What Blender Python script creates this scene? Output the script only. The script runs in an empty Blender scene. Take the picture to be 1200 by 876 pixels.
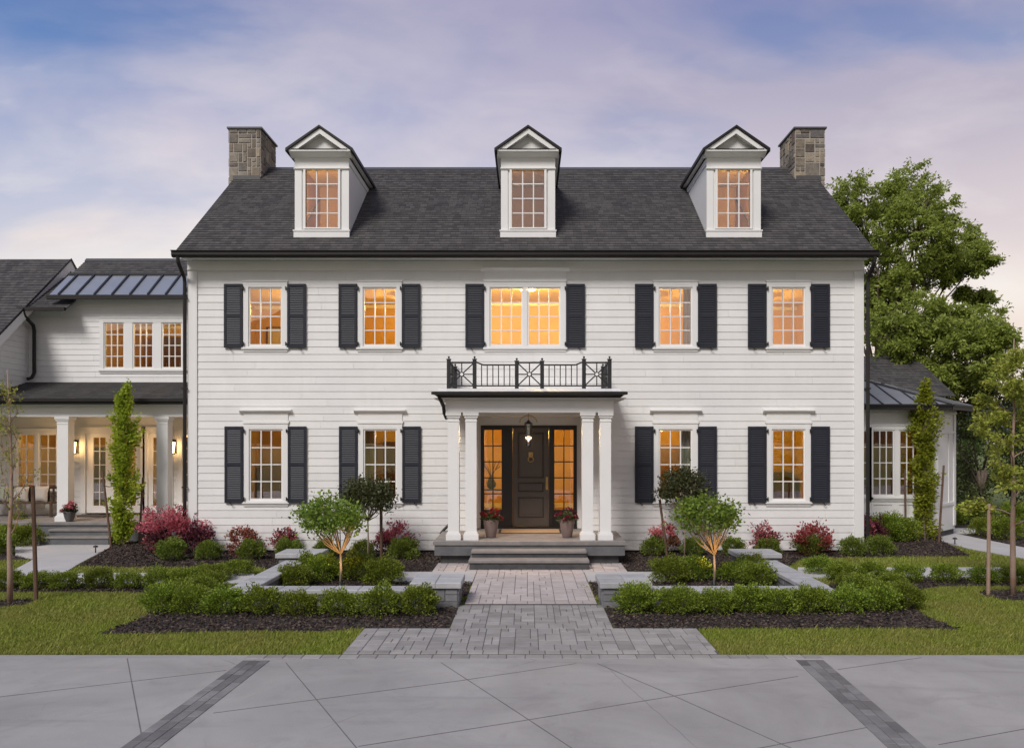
import bpy, math, random
import numpy as np
from mathutils import Vector, Matrix
random.seed(7)
RNG = np.random.default_rng(7)
SC = bpy.context.scene
COL = SC.collection
R = math.radians
EYE, CAMY, F, VX, VY = 2.75, -20.0, 960.0, 618.0, 516.0

# survey helpers: turn a bearing measured on the site photograph into metres
def PX(px, Y): return (px - VX) * (Y - CAMY) / F
def PZ(py, Y): return EYE + (VY - py) * (Y - CAMY) / F
def G(px, py, z=0.03):
    d = (EYE - z) * F / (py - VY)
    return ((px - VX) * d / F, d + CAMY)

# ------------------------------------------------------------------ materials
def new_mat(name):
    m = bpy.data.materials.new(name); m.use_nodes = True
    nt = m.node_tree
    return m, nt, nt.nodes, nt.links, nt.nodes['Principled BSDF']

def mixrgb(N, L, fac, a, b, blend='MIX'):
    n = N.new('ShaderNodeMix'); n.data_type = 'RGBA'; n.blend_type = blend
    for s, v in ((n.inputs[0], fac), (n.inputs[6], a), (n.inputs[7], b)):
        if hasattr(v, 'is_output') or hasattr(v, 'links'):
            L.new(v, s)
        elif isinstance(v, (int, float)): s.default_value = v
        else: s.default_value = (*v[:3], 1)
    return n.outputs[2]

def noise(N, L, scale, detail=4, rough=.6, vec=None, dist=0):
    n = N.new('ShaderNodeTexNoise'); n.inputs['Scale'].default_value = scale
    n.inputs['Detail'].default_value = detail; n.inputs['Roughness'].default_value = rough
    n.inputs['Distortion'].default_value = dist
    if vec is not None: L.new(vec, n.inputs['Vector'])
    return n.outputs['Fac']

def ramp(N, L, fac, stops):
    n = N.new('ShaderNodeValToRGB')
    e = n.color_ramp.elements
    while len(e) < len(stops): e.new(0.5)
    for el, (p, c) in zip(e, stops):
        el.position = p
        el.color = (*c, 1) if not isinstance(c, (int, float)) else (c, c, c, 1)
    L.new(fac, n.inputs[0])
    return n.outputs[0]

def coords(N, which='Object', scale=None):
    t = N.new('ShaderNodeTexCoord')
    return t.outputs[which]

def bump(N, L, h, strength, dist, P):
    b = N.new('ShaderNodeBump'); b.inputs['Strength'].default_value = strength
    b.inputs['Distance'].default_value = dist
    L.new(h, b.inputs['Height']); L.new(b.outputs[0], P.inputs['Normal'])

def mat(name, col, col2=None, scale=3.0, rough=.7, bumps=0, bscale=40, var=0.0, metal=0.0, spec=.5, coord='Object', detail=5, coat=0):
    """surface with two-tone noise, optional bump and a per-face variation read from the 'var' attribute"""
    m, nt, N, L, P = new_mat(name)
    P.inputs['Roughness'].default_value = rough
    P.inputs['Metallic'].default_value = metal
    P.inputs['Specular IOR Level'].default_value = spec
    if coat: P.inputs['Coat Weight'].default_value = coat
    vec = coords(N, coord)
    c = None
    if col2 is not None:
        f = noise(N, L, scale, detail, .65, vec)
        f = ramp(N, L, f, [(.3, 0.0), (.7, 1.0)])
        c = mixrgb(N, L, f, col, col2)
    if var:
        a = N.new('ShaderNodeAttribute'); a.attribute_name = 'var'
        mr = N.new('ShaderNodeMapRange'); L.new(a.outputs['Fac'], mr.inputs[0])
        mr.inputs[3].default_value = 1 - var; mr.inputs[4].default_value = 1 + var
        cc = N.new('ShaderNodeCombineColor')
        for i in range(3): L.new(mr.outputs[0], cc.inputs[i])
        c = mixrgb(N, L, 1.0, c if c is not None else col, cc.outputs[0], 'MULTIPLY')
    if c is None: P.inputs['Base Color'].default_value = (*col, 1)
    else: L.new(c, P.inputs['Base Color'])
    if bumps:
        bump(N, L, noise(N, L, bscale, 6, .6, vec), bumps, .01, P)
    return m

def leaf_mat(name, c1, c2, trans=.3, var=.45, rough=.5):
    m, nt, N, L, P = new_mat(name)
    a = N.new('ShaderNodeAttribute'); a.attribute_name = 'var'
    f = ramp(N, L, a.outputs['Fac'], [(0, 0.0), (1, 1.0)])
    c = mixrgb(N, L, f, c1, c2)
    oi = N.new('ShaderNodeObjectInfo'); hs = N.new('ShaderNodeHueSaturation')
    for inp, lo, hi in (('Hue', .488, .512), ('Value', .80, 1.18)):
        mr = N.new('ShaderNodeMapRange'); L.new(oi.outputs['Random'], mr.inputs[0]); mr.inputs[3].default_value = lo; mr.inputs[4].default_value = hi
        L.new(mr.outputs[0], hs.inputs[inp])
    L.new(c, hs.inputs['Color']); c = hs.outputs[0]
    L.new(c, P.inputs['Base Color']); P.inputs['Roughness'].default_value = rough
    P.inputs['Specular IOR Level'].default_value = .35
    tr = N.new('ShaderNodeBsdfTranslucent'); L.new(c, tr.inputs[0])
    mx = N.new('ShaderNodeMixShader'); mx.inputs[0].default_value = trans
    L.new(P.outputs[0], mx.inputs[1]); L.new(tr.outputs[0], mx.inputs[2])
    L.new(mx.outputs[0], N['Material Output'].inputs[0])
    return m

def emit(name, col, s):
    m, nt, N, L, P = new_mat(name)
    P.inputs['Base Color'].default_value = (*col, 1)
    P.inputs['Emission Color'].default_value = (*col, 1)
    P.inputs['Emission Strength'].default_value = s
    return m

M = {}
M['siding'] = mat('painted siding', (.76, .75, .735), (.70, .69, .675), 1.3, .5, .12, 60, .035)
def splash(m):
    nt = m.node_tree; N, L = nt.nodes, nt.links; P = N['Principled BSDF']; src = P.inputs['Base Color'].links[0].from_socket
    v = coords(N); sp = N.new('ShaderNodeSeparateXYZ'); L.new(v, sp.inputs[0])
    mr = N.new('ShaderNodeMapRange'); L.new(sp.outputs[2], mr.inputs[0]); mr.inputs[1].default_value = .15; mr.inputs[2].default_value = .75; mr.inputs[3].default_value = .75; mr.inputs[4].default_value = 0
    mm = N.new('ShaderNodeMath'); mm.operation = 'MULTIPLY'; L.new(mr.outputs[0], mm.inputs[0]); L.new(ramp(N, L, noise(N, L, 5, 6, .7, v), [(.4, 0.0), (.7, .8)]), mm.inputs[1])
    mp = N.new('ShaderNodeMapping'); L.new(v, mp.inputs[0]); mp.inputs['Scale'].default_value = (2.2, 2.2, .22)
    st = ramp(N, L, noise(N, L, 2.0, 6, .65, mp.outputs[0]), [(.52, 0.0), (.75, .22)])
    c = mixrgb(N, L, st, src, (.60, .585, .56)); c = mixrgb(N, L, mm.outputs[0], c, (.40, .36, .31)); L.new(c, P.inputs['Base Color'])
splash(M['siding'])
M['trim'] = mat('white trim paint', (.78, .77, .755), (.74, .73, .715), 2, .42, .05, 50)
M['shutter'] = mat('charcoal shutter paint', (.020, .022, .030), (.026, .028, .038), 3, .5, .06, 40, 0, 0, .25)
M['gutter'] = mat('dark bronze metal', (.014, .012, .011), (.02, .017, .016), 3, .5, 0, 0, 0, 0, .3)
M['iron'] = mat('black iron', (.012, .012, .013), (.02, .019, .02), 8, .45, .1, 80)
M['muntin'] = mat('window sash paint', (.80, .78, .75), None, 1, .4)
M['door'] = mat('brown black door paint', (.092, .074, .062), (.105, .086, .073), 3, .32, .04, 60)
M['door_frame'] = mat('dark door frame', (.016, .013, .012), None, 1, .35)
M['brass'] = mat('aged brass', (.62, .42, .18), (.5, .33, .13), 20, .3, 0, 0, 0, 1.0)
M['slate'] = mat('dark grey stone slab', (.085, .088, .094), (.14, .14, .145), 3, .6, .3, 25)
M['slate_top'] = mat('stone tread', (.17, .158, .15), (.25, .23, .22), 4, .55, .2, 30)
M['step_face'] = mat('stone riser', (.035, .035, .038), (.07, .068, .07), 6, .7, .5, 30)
M['block'] = mat('grey wall block', (.13, .13, .137), (.20, .198, .205), 6, .85, .6, 30, .22)
M['cap'] = mat('pale cap stone', (.33, .328, .335), (.43, .425, .43), 4, .8, .4, 35, .1)
M['paver'] = mat('grey pavers', (.235, .222, .212), (.32, .302, .288), 3, .8, .5, 40, .18)
M['paver_warm'] = mat('warm pavers', (.40, .35, .33), (.50, .44, .42), 5, .8, .5, 40, .12)
M['paver_dark'] = mat('dark band pavers', (.135, .13, .13), (.20, .192, .19), 5, .8, .5, 40, .3)
M['joint'] = mat('sand joint', (.09, .085, .085), (.12, .11, .11), 20, .95)
M['groove'] = mat('concrete groove', (.11, .105, .10), (.17, .165, .16), 3, .9)
M['path'] = mat('path concrete', (.42, .41, .40), (.50, .48, .47), 1.5, .8, .25, 40)
M['soil'] = mat('mulch bed', (.018, .013, .011), (.045, .032, .026), 30, .95, 1.0, 60)
M['chips'] = mat('bark chips', (.05, .035, .028), (.10, .07, .055), 4, .9, 0, 0, .75)
M['grass_ground'] = mat('turf', (.08, .12, .02), (.13, .15, .035), 1.2, .95, .8, 60)
M['far_ground'] = M['grass_ground']
M['bark'] = mat('grey brown bark', (.10, .075, .055), (.17, .13, .10), 12, .85, .6, 40)
M['bark_pale'] = mat('pale smooth bark', (.30, .23, .17), (.20, .15, .11), 10, .75, .4, 40)
M['bark_red'] = mat('young reddish bark', (.30, .16, .10), (.34, .27, .22), 5, .8, .4, 40)
M['stake'] = mat('weathered stake', (.10, .055, .035), (.15, .085, .055), 8, .85, .3, 30)
M['strap'] = mat('black rubber tie', (.02, .02, .02), None, 1, .7)
M['floor_wood'] = mat('oak floor', (.22, .11, .05), (.30, .16, .07), 4, .4)
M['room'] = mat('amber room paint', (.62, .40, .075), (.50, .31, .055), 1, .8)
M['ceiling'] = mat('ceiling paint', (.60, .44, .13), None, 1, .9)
M['dark_wood'] = mat('dark furniture wood', (.05, .028, .016), (.08, .045, .025), 6, .4)
M['mid_wood'] = mat('walnut furniture', (.16, .08, .04), (.20, .11, .055), 6, .45)
M['fabric'] = mat('pale linen', (.55, .50, .45), (.48, .44, .40), 30, .9)
M['curtain'] = mat('grey green curtain', (.34, .36, .31), (.42, .43, .38), 5, .9)
M['pot'] = mat('mauve brown glazed pot', (.17, .12, .11), (.22, .155, .14), 6, .4, .15, 20)
M['pot_grey'] = mat('charcoal pot', (.09, .085, .085), (.13, .12, .12), 6, .55, .15, 20)
M['coir'] = mat('coir mat', (.30, .19, .10), (.38, .25, .14), 60, .95, .8, 90)
M['mat_dark'] = mat('black mat border', (.03, .022, .018), None, 1, .9)
M['mortar'] = mat('mortar', (.36, .33, .29), (.44, .40, .35), 20, .95, .5, 60)
M['zinc'] = mat('grey lead flashing', (.06, .058, .06), (.08, .077, .078), 10, .5)
M['hill'] = mat('haze blue hillside', (.10, .13, .19), (.13, .16, .22), .004, 1)  # blue grey haze of distance put into the base colour
M['hill_green'] = mat('wooded hillside', (.03, .035, .03), (.05, .05, .045), .01, 1)
M['vent'] = mat('porch ceiling', (.62, .60, .57), None, 1, .7)
M['leaf_box'] = leaf_mat('boxwood leaves', (.06, .10, .010), (.36, .44, .05), .32)
M['leaf_ball'] = leaf_mat('yellow green box leaves', (.06, .10, .015), (.29, .34, .05), .3)
M['leaf_fresh'] = leaf_mat('fresh green leaves', (.08, .15, .018), (.30, .42, .06), .35)
M['leaf_tree'] = leaf_mat('ash tree leaves', (.17, .24, .03), (.50, .56, .13), .5)
M['leaf_lime'] = leaf_mat('lime leaves', (.19, .27, .025), (.55, .60, .06), .5)
M['leaf_young'] = leaf_mat('young olive leaves', (.18, .21, .03), (.50, .49, .09), .45)
M['leaf_dark'] = leaf_mat('dark bronze green leaves', (.028, .036, .012), (.10, .11, .035), .25)
M['leaf_back'] = leaf_mat('background leaves', (.04, .065, .014), (.14, .18, .045), .35)
M['leaf_purple'] = leaf_mat('burgundy leaves', (.05, .018, .022), (.26, .07, .085), .3)
M['petal_pink'] = leaf_mat('pink petals', (.50, .07, .11), (.82, .30, .32), .4)
M['petal_red'] = leaf_mat('red petals', (.22, .01, .02), (.50, .04, .06), .3)
M['petal_wine'] = leaf_mat('wine red petals', (.09, .008, .015), (.26, .02, .035), .25)
M['petal_orange'] = leaf_mat('coral red leaves', (.26, .04, .04), (.62, .17, .13), .35)
M['leaf_rust'] = leaf_mat('rust ground leaves', (.10, .035, .018), (.30, .13, .07), .3)
M['lamp_warm'] = emit('warm lamp glass', (1, .62, .25), 9)
M['lamp_shade'] = emit('lit lamp shade', (1, .66, .28), 3.2)
M['bulb'] = emit('lit bulb', (1, .72, .42), 10)
M['flame'] = emit('small flame bulb', (1, .66, .5), 3)

def grass_material():
    m = leaf_mat('grass blades', (.14, .19, .022), (.36, .395, .06), .35)
    N, L = m.node_tree.nodes, m.node_tree.links
    P = N['Principled BSDF']
    src = P.inputs['Base Color'].links[0].from_socket
    f = ramp(N, L, noise(N, L, .9, 5, .65, coords(N)), [(.35, 0.0), (.68, 1.0)])
    c = mixrgb(N, L, f, src, (.30, .28, .075))
    L.new(c, P.inputs['Base Color']); return m
M['grass'] = grass_material()

def concrete():
    m, nt, N, L, P = new_mat('driveway concrete')
    v = coords(N)
    f = ramp(N, L, noise(N, L, .55, 7, .62, v, .6), [(.32, 0.0), (.7, 1.0)])
    c = mixrgb(N, L, f, (.275, .264, .255), (.385, .37, .355))
    f2 = ramp(N, L, noise(N, L, 1.6, 8, .7, v, 1.2), [(.52, 0.0), (.74, .55)])
    c = mixrgb(N, L, f2, c, (.225, .215, .21))
    f3 = noise(N, L, 90, 3, .6, v)
    f3 = ramp(N, L, f3, [(.3, .9), (.7, 1.06)])
    c = mixrgb(N, L, 1.0, c, f3, 'MULTIPLY')
    sx = N.new('ShaderNodeMapping'); L.new(v, sx.inputs[0]); sx.inputs['Scale'].default_value = (.16, 1.7, 1); sx.inputs['Rotation'].default_value = (0, 0, R(4))
    tr = ramp(N, L, noise(N, L, 1.3, 6, .6, sx.outputs[0], .5), [(.55, 0.0), (.68, .30)])
    c = mixrgb(N, L, tr, c, (.17, .16, .155))
    vo = N.new('ShaderNodeTexVoronoi'); vo.feature = 'DISTANCE_TO_EDGE'; vo.inputs['Scale'].default_value = .42; vo.inputs['Randomness'].default_value = 1
    wv = N.new('ShaderNodeMix'); wv.data_type = 'RGBA'; wv.inputs[0].default_value = .06; L.new(v, wv.inputs[6])
    nn = N.new('ShaderNodeTexNoise'); nn.inputs['Scale'].default_value = 3; nn.inputs['Detail'].default_value = 6; L.new(v, nn.inputs[0]); L.new(nn.outputs['Color'], wv.inputs[7]); L.new(wv.outputs[2], vo.inputs['Vector'])
    ck = ramp(N, L, vo.outputs['Distance'], [(0.0, .55), (.0022, 0.0)])
    gate = ramp(N, L, noise(N, L, .35, 2, .5, v), [(.52, 0.0), (.60, 1.0)])
    ckm = N.new('ShaderNodeMath'); ckm.operation = 'MULTIPLY'; L.new(ck, ckm.inputs[0]); L.new(gate, ckm.inputs[1])
    c = mixrgb(N, L, ckm.outputs[0], c, (.09, .085, .08))
    L.new(c, P.inputs['Base Color'])
    r = ramp(N, L, noise(N, L, 1.2, 5, .6, v), [(.3, .55), (.7, .75)]); L.new(r, P.inputs['Roughness'])
    bump(N, L, noise(N, L, 120, 4, .6, v), .15, .005, P)
    return m
M['concrete'] = concrete()

def shingle():
    m, nt, N, L, P = new_mat('asphalt shingles')
    uv = coords(N, 'UV')
    b = N.new('ShaderNodeTexBrick'); L.new(uv, b.inputs['Vector'])
    b.inputs['Scale'].default_value = 1.0
    b.inputs['Brick Width'].default_value = .19; b.inputs['Row Height'].default_value = .141
    b.inputs['Mortar Size'].default_value = .004; b.inputs['Mortar Smooth'].default_value = .2
    b.inputs['Color1'].default_value = (.056, .053, .053, 1); b.inputs['Color2'].default_value = (.108, .10, .098, 1)
    b.inputs['Mortar'].default_value = (.022, .02, .02, 1); b.offset = .37; b.offset_frequency = 3
    b.squash = .7; b.squash_frequency = 2
    f = noise(N, L, 3.0, 6, .7, uv)
    f = ramp(N, L, f, [(.3, .84), (.7, 1.16)])
    c = mixrgb(N, L, 1.0, b.outputs['Color'], f, 'MULTIPLY')
    g = ramp(N, L, noise(N, L, 160, 2, .6, uv), [(.3, .8), (.7, 1.2)])
    c = mixrgb(N, L, 1.0, c, g, 'MULTIPLY')
    L.new(c, P.inputs['Base Color']); P.inputs['Roughness'].default_value = .85
    P.inputs['Specular IOR Level'].default_value = .3
    bump(N, L, b.outputs['Fac'], -.5, .01, P)
    return m
M['shingle'] = shingle()
M['metal_roof'] = mat('standing seam metal', (.34, .35, .385), (.39, .40, .43), 2, .36, 0, 0, 0, .5)
M['seam'] = mat('seam metal', (.045, .047, .055), None, 2, .4, 0, 0, 0, .4)

def stone():
    m, nt, N, L, P = new_mat('chimney stone')
    v = coords(N)
    a = N.new('ShaderNodeAttribute'); a.attribute_name = 'var'
    c = ramp(N, L, a.outputs['Fac'], [(0, (.09, .07, .06)), (.3, (.23, .19, .145)), (.5, (.13, .12, .115)), (.75, (.33, .265, .19)), (1, (.24, .22, .20))])
    f = ramp(N, L, noise(N, L, 9, 6, .7, v), [(.3, .65), (.7, 1.3)])
    c = mixrgb(N, L, 1.0, c, f, 'MULTIPLY'); L.new(c, P.inputs['Base Color'])
    P.inputs['Roughness'].default_value = .9
    bump(N, L, noise(N, L, 30, 5, .6, v), .6, .02, P)
    return m
M['stone'] = stone()

def glass(name, refl, rough=0.0, tint=(1, 1, 1)):
    m, nt, N, L, P = new_mat(name)
    N.remove(P)
    t = N.new('ShaderNodeBsdfTransparent'); t.inputs[0].default_value = (*tint, 1)
    g = N.new('ShaderNodeBsdfGlossy'); g.inputs['Roughness'].default_value = rough
    lw = N.new('ShaderNodeLayerWeight'); lw.inputs[0].default_value = .25
    mr = N.new('ShaderNodeMapRange'); L.new(lw.outputs['Fresnel'], mr.inputs[0])
    mr.inputs[3].default_value = refl; mr.inputs[4].default_value = 1
    nz = noise(N, L, 1.1, 2, .5, coords(N))
    b = N.new('ShaderNodeBump'); b.inputs['Strength'].default_value = .03; b.inputs['Distance'].default_value = .05
    L.new(nz, b.inputs['Height']); L.new(b.outputs[0], g.inputs['Normal'])
    mx = N.new('ShaderNodeMixShader'); L.new(mr.outputs[0], mx.inputs[0])
    L.new(t.outputs[0], mx.inputs[1]); L.new(g.outputs[0], mx.inputs[2])
    L.new(mx.outputs[0], N['Material Output'].inputs[0])
    return m
M['glass'] = glass('window glass', .14)
M['glass_soft'] = glass('lantern glass', .12)

# ------------------------------------------------------------------ mesh building
class MB:
    def __init__(s): s.v, s.f, s.mi, s.c = [], [], [], []
    def add(s, vs, fs, m=0, c=None, T=None):
        o = len(s.v)
        if T is not None: vs = [tuple(T @ Vector(p)) for p in vs]
        s.v.extend(vs)
        if c is None: c = random.random()
        for f in fs:
            s.f.append(tuple(i + o for i in f)); s.mi.append(m); s.c.append(c)
    def box(s, x0, x1, y0, y1, z0, z1, m=0, c=None, T=None):
        s.add([(x0,y0,z0),(x1,y0,z0),(x1,y1,z0),(x0,y1,z0),(x0,y0,z1),(x1,y0,z1),(x1,y1,z1),(x0,y1,z1)],
              [(0,3,2,1),(4,5,6,7),(0,1,5,4),(1,2,6,5),(2,3,7,6),(3,0,4,7)], m, c, T)
    def bbox(s, x0, x1, y0, y1, z0, z1, b=.01, m=0, c=None, T=None):
        """box with a chamfered top and vertical edges"""
        b = min(b, (x1-x0)*.4, (y1-y0)*.4, (z1-z0)*.4)
        def ring(i, z): return [(x0+i,y0+b*.3+i,z),(x0+b*.3+i,y0+i,z),(x1-b*.3-i,y0+i,z),(x1-i,y0+b*.3+i,z),(x1-i,y1-b*.3-i,z),(x1-b*.3-i,y1-i,z),(x0+b*.3+i,y1-i,z),(x0+i,y1-b*.3-i,z)]
        vs = ring(0, z0) + ring(0, z1-b) + ring(b, z1)
        fs = [tuple(range(7,-1,-1)), tuple(range(16,24))]
        for k in (0, 8):
            for i in range(8):
                j = (i+1) % 8
                fs.append((k+i, k+j, k+8+j, k+8+i))
        s.add(vs, fs, m, c, T)
    def poly(s, pts, m=0, c=None, T=None): s.add(pts, [tuple(range(len(pts)))], m, c, T)
    def prism(s, prof, x0, x1, m=0, c=None, T=None):
        """(y,z) profile extruded along x"""
        n = len(prof)
        vs = [(x0, y, z) for y, z in prof] + [(x1, y, z) for y, z in prof]
        fs = [tuple(range(n)), tuple(range(2*n-1, n-1, -1))] + [(i, n+i, n+(i+1) % n, (i+1) % n) for i in range(n)]
        s.add(vs, fs, m, c, T)
    def slab(s, pts, z0, z1, m=0, c=None):
        """xy outline extruded up"""
        n = len(pts)
        vs = [(x, y, z0) for x, y in pts] + [(x, y, z1) for x, y in pts]
        fs = [tuple(range(n-1, -1, -1)), tuple(range(n, 2*n))] + [(i, (i+1) % n, n+(i+1) % n, n+i) for i in range(n)]
        s.add(vs, fs, m, c)
    def tube(s, pts, rad, n=8, m=0, c=None, cap=True):
        pts = [Vector(p) for p in pts]
        if not hasattr(rad, '__len__'): rad = [rad]*len(pts)
        vs = []; up = Vector((.13, .21, 1)).normalized()
        a = None
        for i, p in enumerate(pts):
            t = (pts[min(i+1, len(pts)-1)] - pts[max(i-1, 0)]).normalized()
            if a is None: a = t.cross(up if abs(t.dot(up)) < .95 else Vector((1, 0, 0))).normalized()
            else: a = (a - t*a.dot(t)).normalized()
            b = t.cross(a)
            for k in range(n):
                w = 2*math.pi*k/n
                vs.append(tuple(p + (a*math.cos(w) + b*math.sin(w))*rad[i]))
        fs = []
        for i in range(len(pts)-1):
            for k in range(n):
                fs.append((i*n+k, i*n+(k+1) % n, (i+1)*n+(k+1) % n, (i+1)*n+k))
        if cap: fs += [tuple(range(n-1, -1, -1)), tuple(range((len(pts)-1)*n, len(pts)*n))]
        s.add(vs, fs, m, c)
    def lathe(s, prof, ctr=(0,0,0), n=20, m=0, c=None):
        vs = []
        for r, z in prof:
            for k in range(n):
                w = 2*math.pi*k/n
                vs.append((ctr[0]+r*math.cos(w), ctr[1]+r*math.sin(w), ctr[2]+z))
        fs = []
        for i in range(len(prof)-1):
            for k in range(n):
                fs.append((i*n+k, i*n+(k+1) % n, (i+1)*n+(k+1) % n, (i+1)*n+k))
        fs += [tuple(range(n-1, -1, -1)), tuple(range((len(prof)-1)*n, len(prof)*n))]
        s.add(vs, fs, m, c)
    def mesh(s, name, mats, uv=False, smooth=False):
        me = bpy.data.meshes.new(name); me.from_pydata(s.v, [], s.f)
        for m in (mats if isinstance(mats, (list, tuple)) else [mats]): me.materials.append(M[m])
        me.polygons.foreach_set('material_index', s.mi)
        a = me.attributes.new('var', 'FLOAT', 'FACE'); a.data.foreach_set('value', s.c)
        if smooth: me.polygons.foreach_set('use_smooth', [True]*len(s.f))
        me.update()
        if uv:
            l = me.uv_layers.new(name='UVMap'); out = np.zeros((len(me.loops), 2), dtype=np.float32)
            vv = me.vertices
            for p in me.polygons:
                n = p.normal
                if abs(n.z) > .999: ua, va = Vector((1, 0, 0)), Vector((0, 1, 0))
                else:
                    ua = Vector((-n.y, n.x, 0)).normalized(); va = n.cross(ua)
                for li in p.loop_indices:
                    co = vv[me.loops[li].vertex_index].co
                    out[li] = (co.dot(ua), co.dot(va))
            l.data.foreach_set('uv', out.ravel())
        return me
    def build(s, name, mats, parent=None, loc=(0,0,0), rz=0, uv=False, smooth=False):
        return link(name, s.mesh(name, mats, uv, smooth), parent, loc, rz)

def link(name, me, parent=None, loc=(0,0,0), rz=0):
    o = bpy.data.objects.new(name, me); COL.objects.link(o)
    o.location = loc; o.rotation_euler = (0, 0, rz)
    if parent is not None: o.parent = parent
    return o
def tag(o, label=None, cat=None, group=None, kind=None):
    for k, v in (('label', label), ('category', cat), ('group', group), ('kind', kind)):
        if v: o[k] = v
    return o
def thing(name, label, cat, loc=(0,0,0), rz=0, group=None):
    return tag(link(name, None, None, loc, rz), label, cat, group)
def copy_tree(o, parent=None):
    c = o.copy(); COL.objects.link(c)
    if parent is not None: c.parent = parent
    for ch in [x for x in COL.objects if x.parent == o]: copy_tree(ch, c)
    return c
def light(name, loc, power, col=(1, .55, .22), r=.12, parent=None, kind='POINT', **kw):
    l = bpy.data.lights.new(name, kind); l.energy = power; l.color = col
    if kind in ('POINT', 'SPOT'): l.shadow_soft_size = r
    for k, v in kw.items(): setattr(l, k, v)
    o = bpy.data.objects.new(name, l); COL.objects.link(o); o.location = loc
    if parent is not None: o.parent = parent
    return o

def quads_mesh(name, V, var, mats, fmat=None):
    """V: (n,4,3) array of leaf quads"""
    n = len(V); me = bpy.data.meshes.new(name)
    me.vertices.add(n*4); me.vertices.foreach_set('co', V.astype(np.float32).ravel())
    me.loops.add(n*4); me.loops.foreach_set('vertex_index', np.arange(n*4, dtype=np.int32))
    me.polygons.add(n); me.polygons.foreach_set('loop_start', np.arange(0, n*4, 4, dtype=np.int32))
    for m in mats: me.materials.append(M[m])
    if fmat is not None: me.polygons.foreach_set('material_index', fmat.astype(np.int32))
    a = me.attributes.new('var', 'FLOAT', 'FACE'); a.data.foreach_set('value', var.astype(np.float32))
    me.update(calc_edges=True)
    return me
def norm(a): return a / (np.linalg.norm(a, axis=1, keepdims=True) + 1e-9)
def leaf_quads(P, D, Ls, W, jitter=.6):
    n = len(P)
    t = norm(D + RNG.normal(0, jitter, (n, 3)))
    s = norm(np.cross(t, RNG.normal(0, 1, (n, 3))))
    up = np.cross(t, s)
    Ls = (Ls * RNG.uniform(.65, 1.25, n))[:, None]; Wd = W * Ls
    a = P; c = P + t*Ls; mid = P + t*Ls*.5 + up*Ls*.08
    return np.stack([a, mid + s*Wd*.5, c, mid - s*Wd*.5], axis=1)

def in_poly(x, y, poly):
    ins = np.zeros(len(x), bool); n = len(poly)
    for i in range(n):
        x0, y0 = poly[i]; x1, y1 = poly[(i+1) % n]
        if y0 == y1: continue
        c = ((y0 > y) != (y1 > y)) & (x < (x1-x0)*(y-y0)/(y1-y0) + x0)
        ins ^= c
    return ins

def ashlar(w, h, u, rng=random, sizes=((1,1),(2,1),(2,1),(1,2),(2,2),(3,1),(3,2))):
    """random rectangles on a grid of unit u that fill w x h"""
    nx, ny = max(1, round(w/u)), max(1, round(h/u)); ux, uy = w/nx, h/ny
    used = [[False]*ny for _ in range(nx)]; out = []
    for j in range(ny):
        for i in range(nx):
            if used[i][j]: continue
            for a, b in rng.sample(list(sizes), len(sizes)) + [(1, 1)]:
                if i+a > nx or j+b > ny: continue
                if any(used[i+p][j+q] for p in range(a) for q in range(b)): continue
                break
            else: a = b = 1
            for p in range(a):
                for q in range(b): used[i+p][j+q] = True
            out.append((i*ux, j*uy, (i+a)*ux, (j+b)*uy))
    return out

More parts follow.
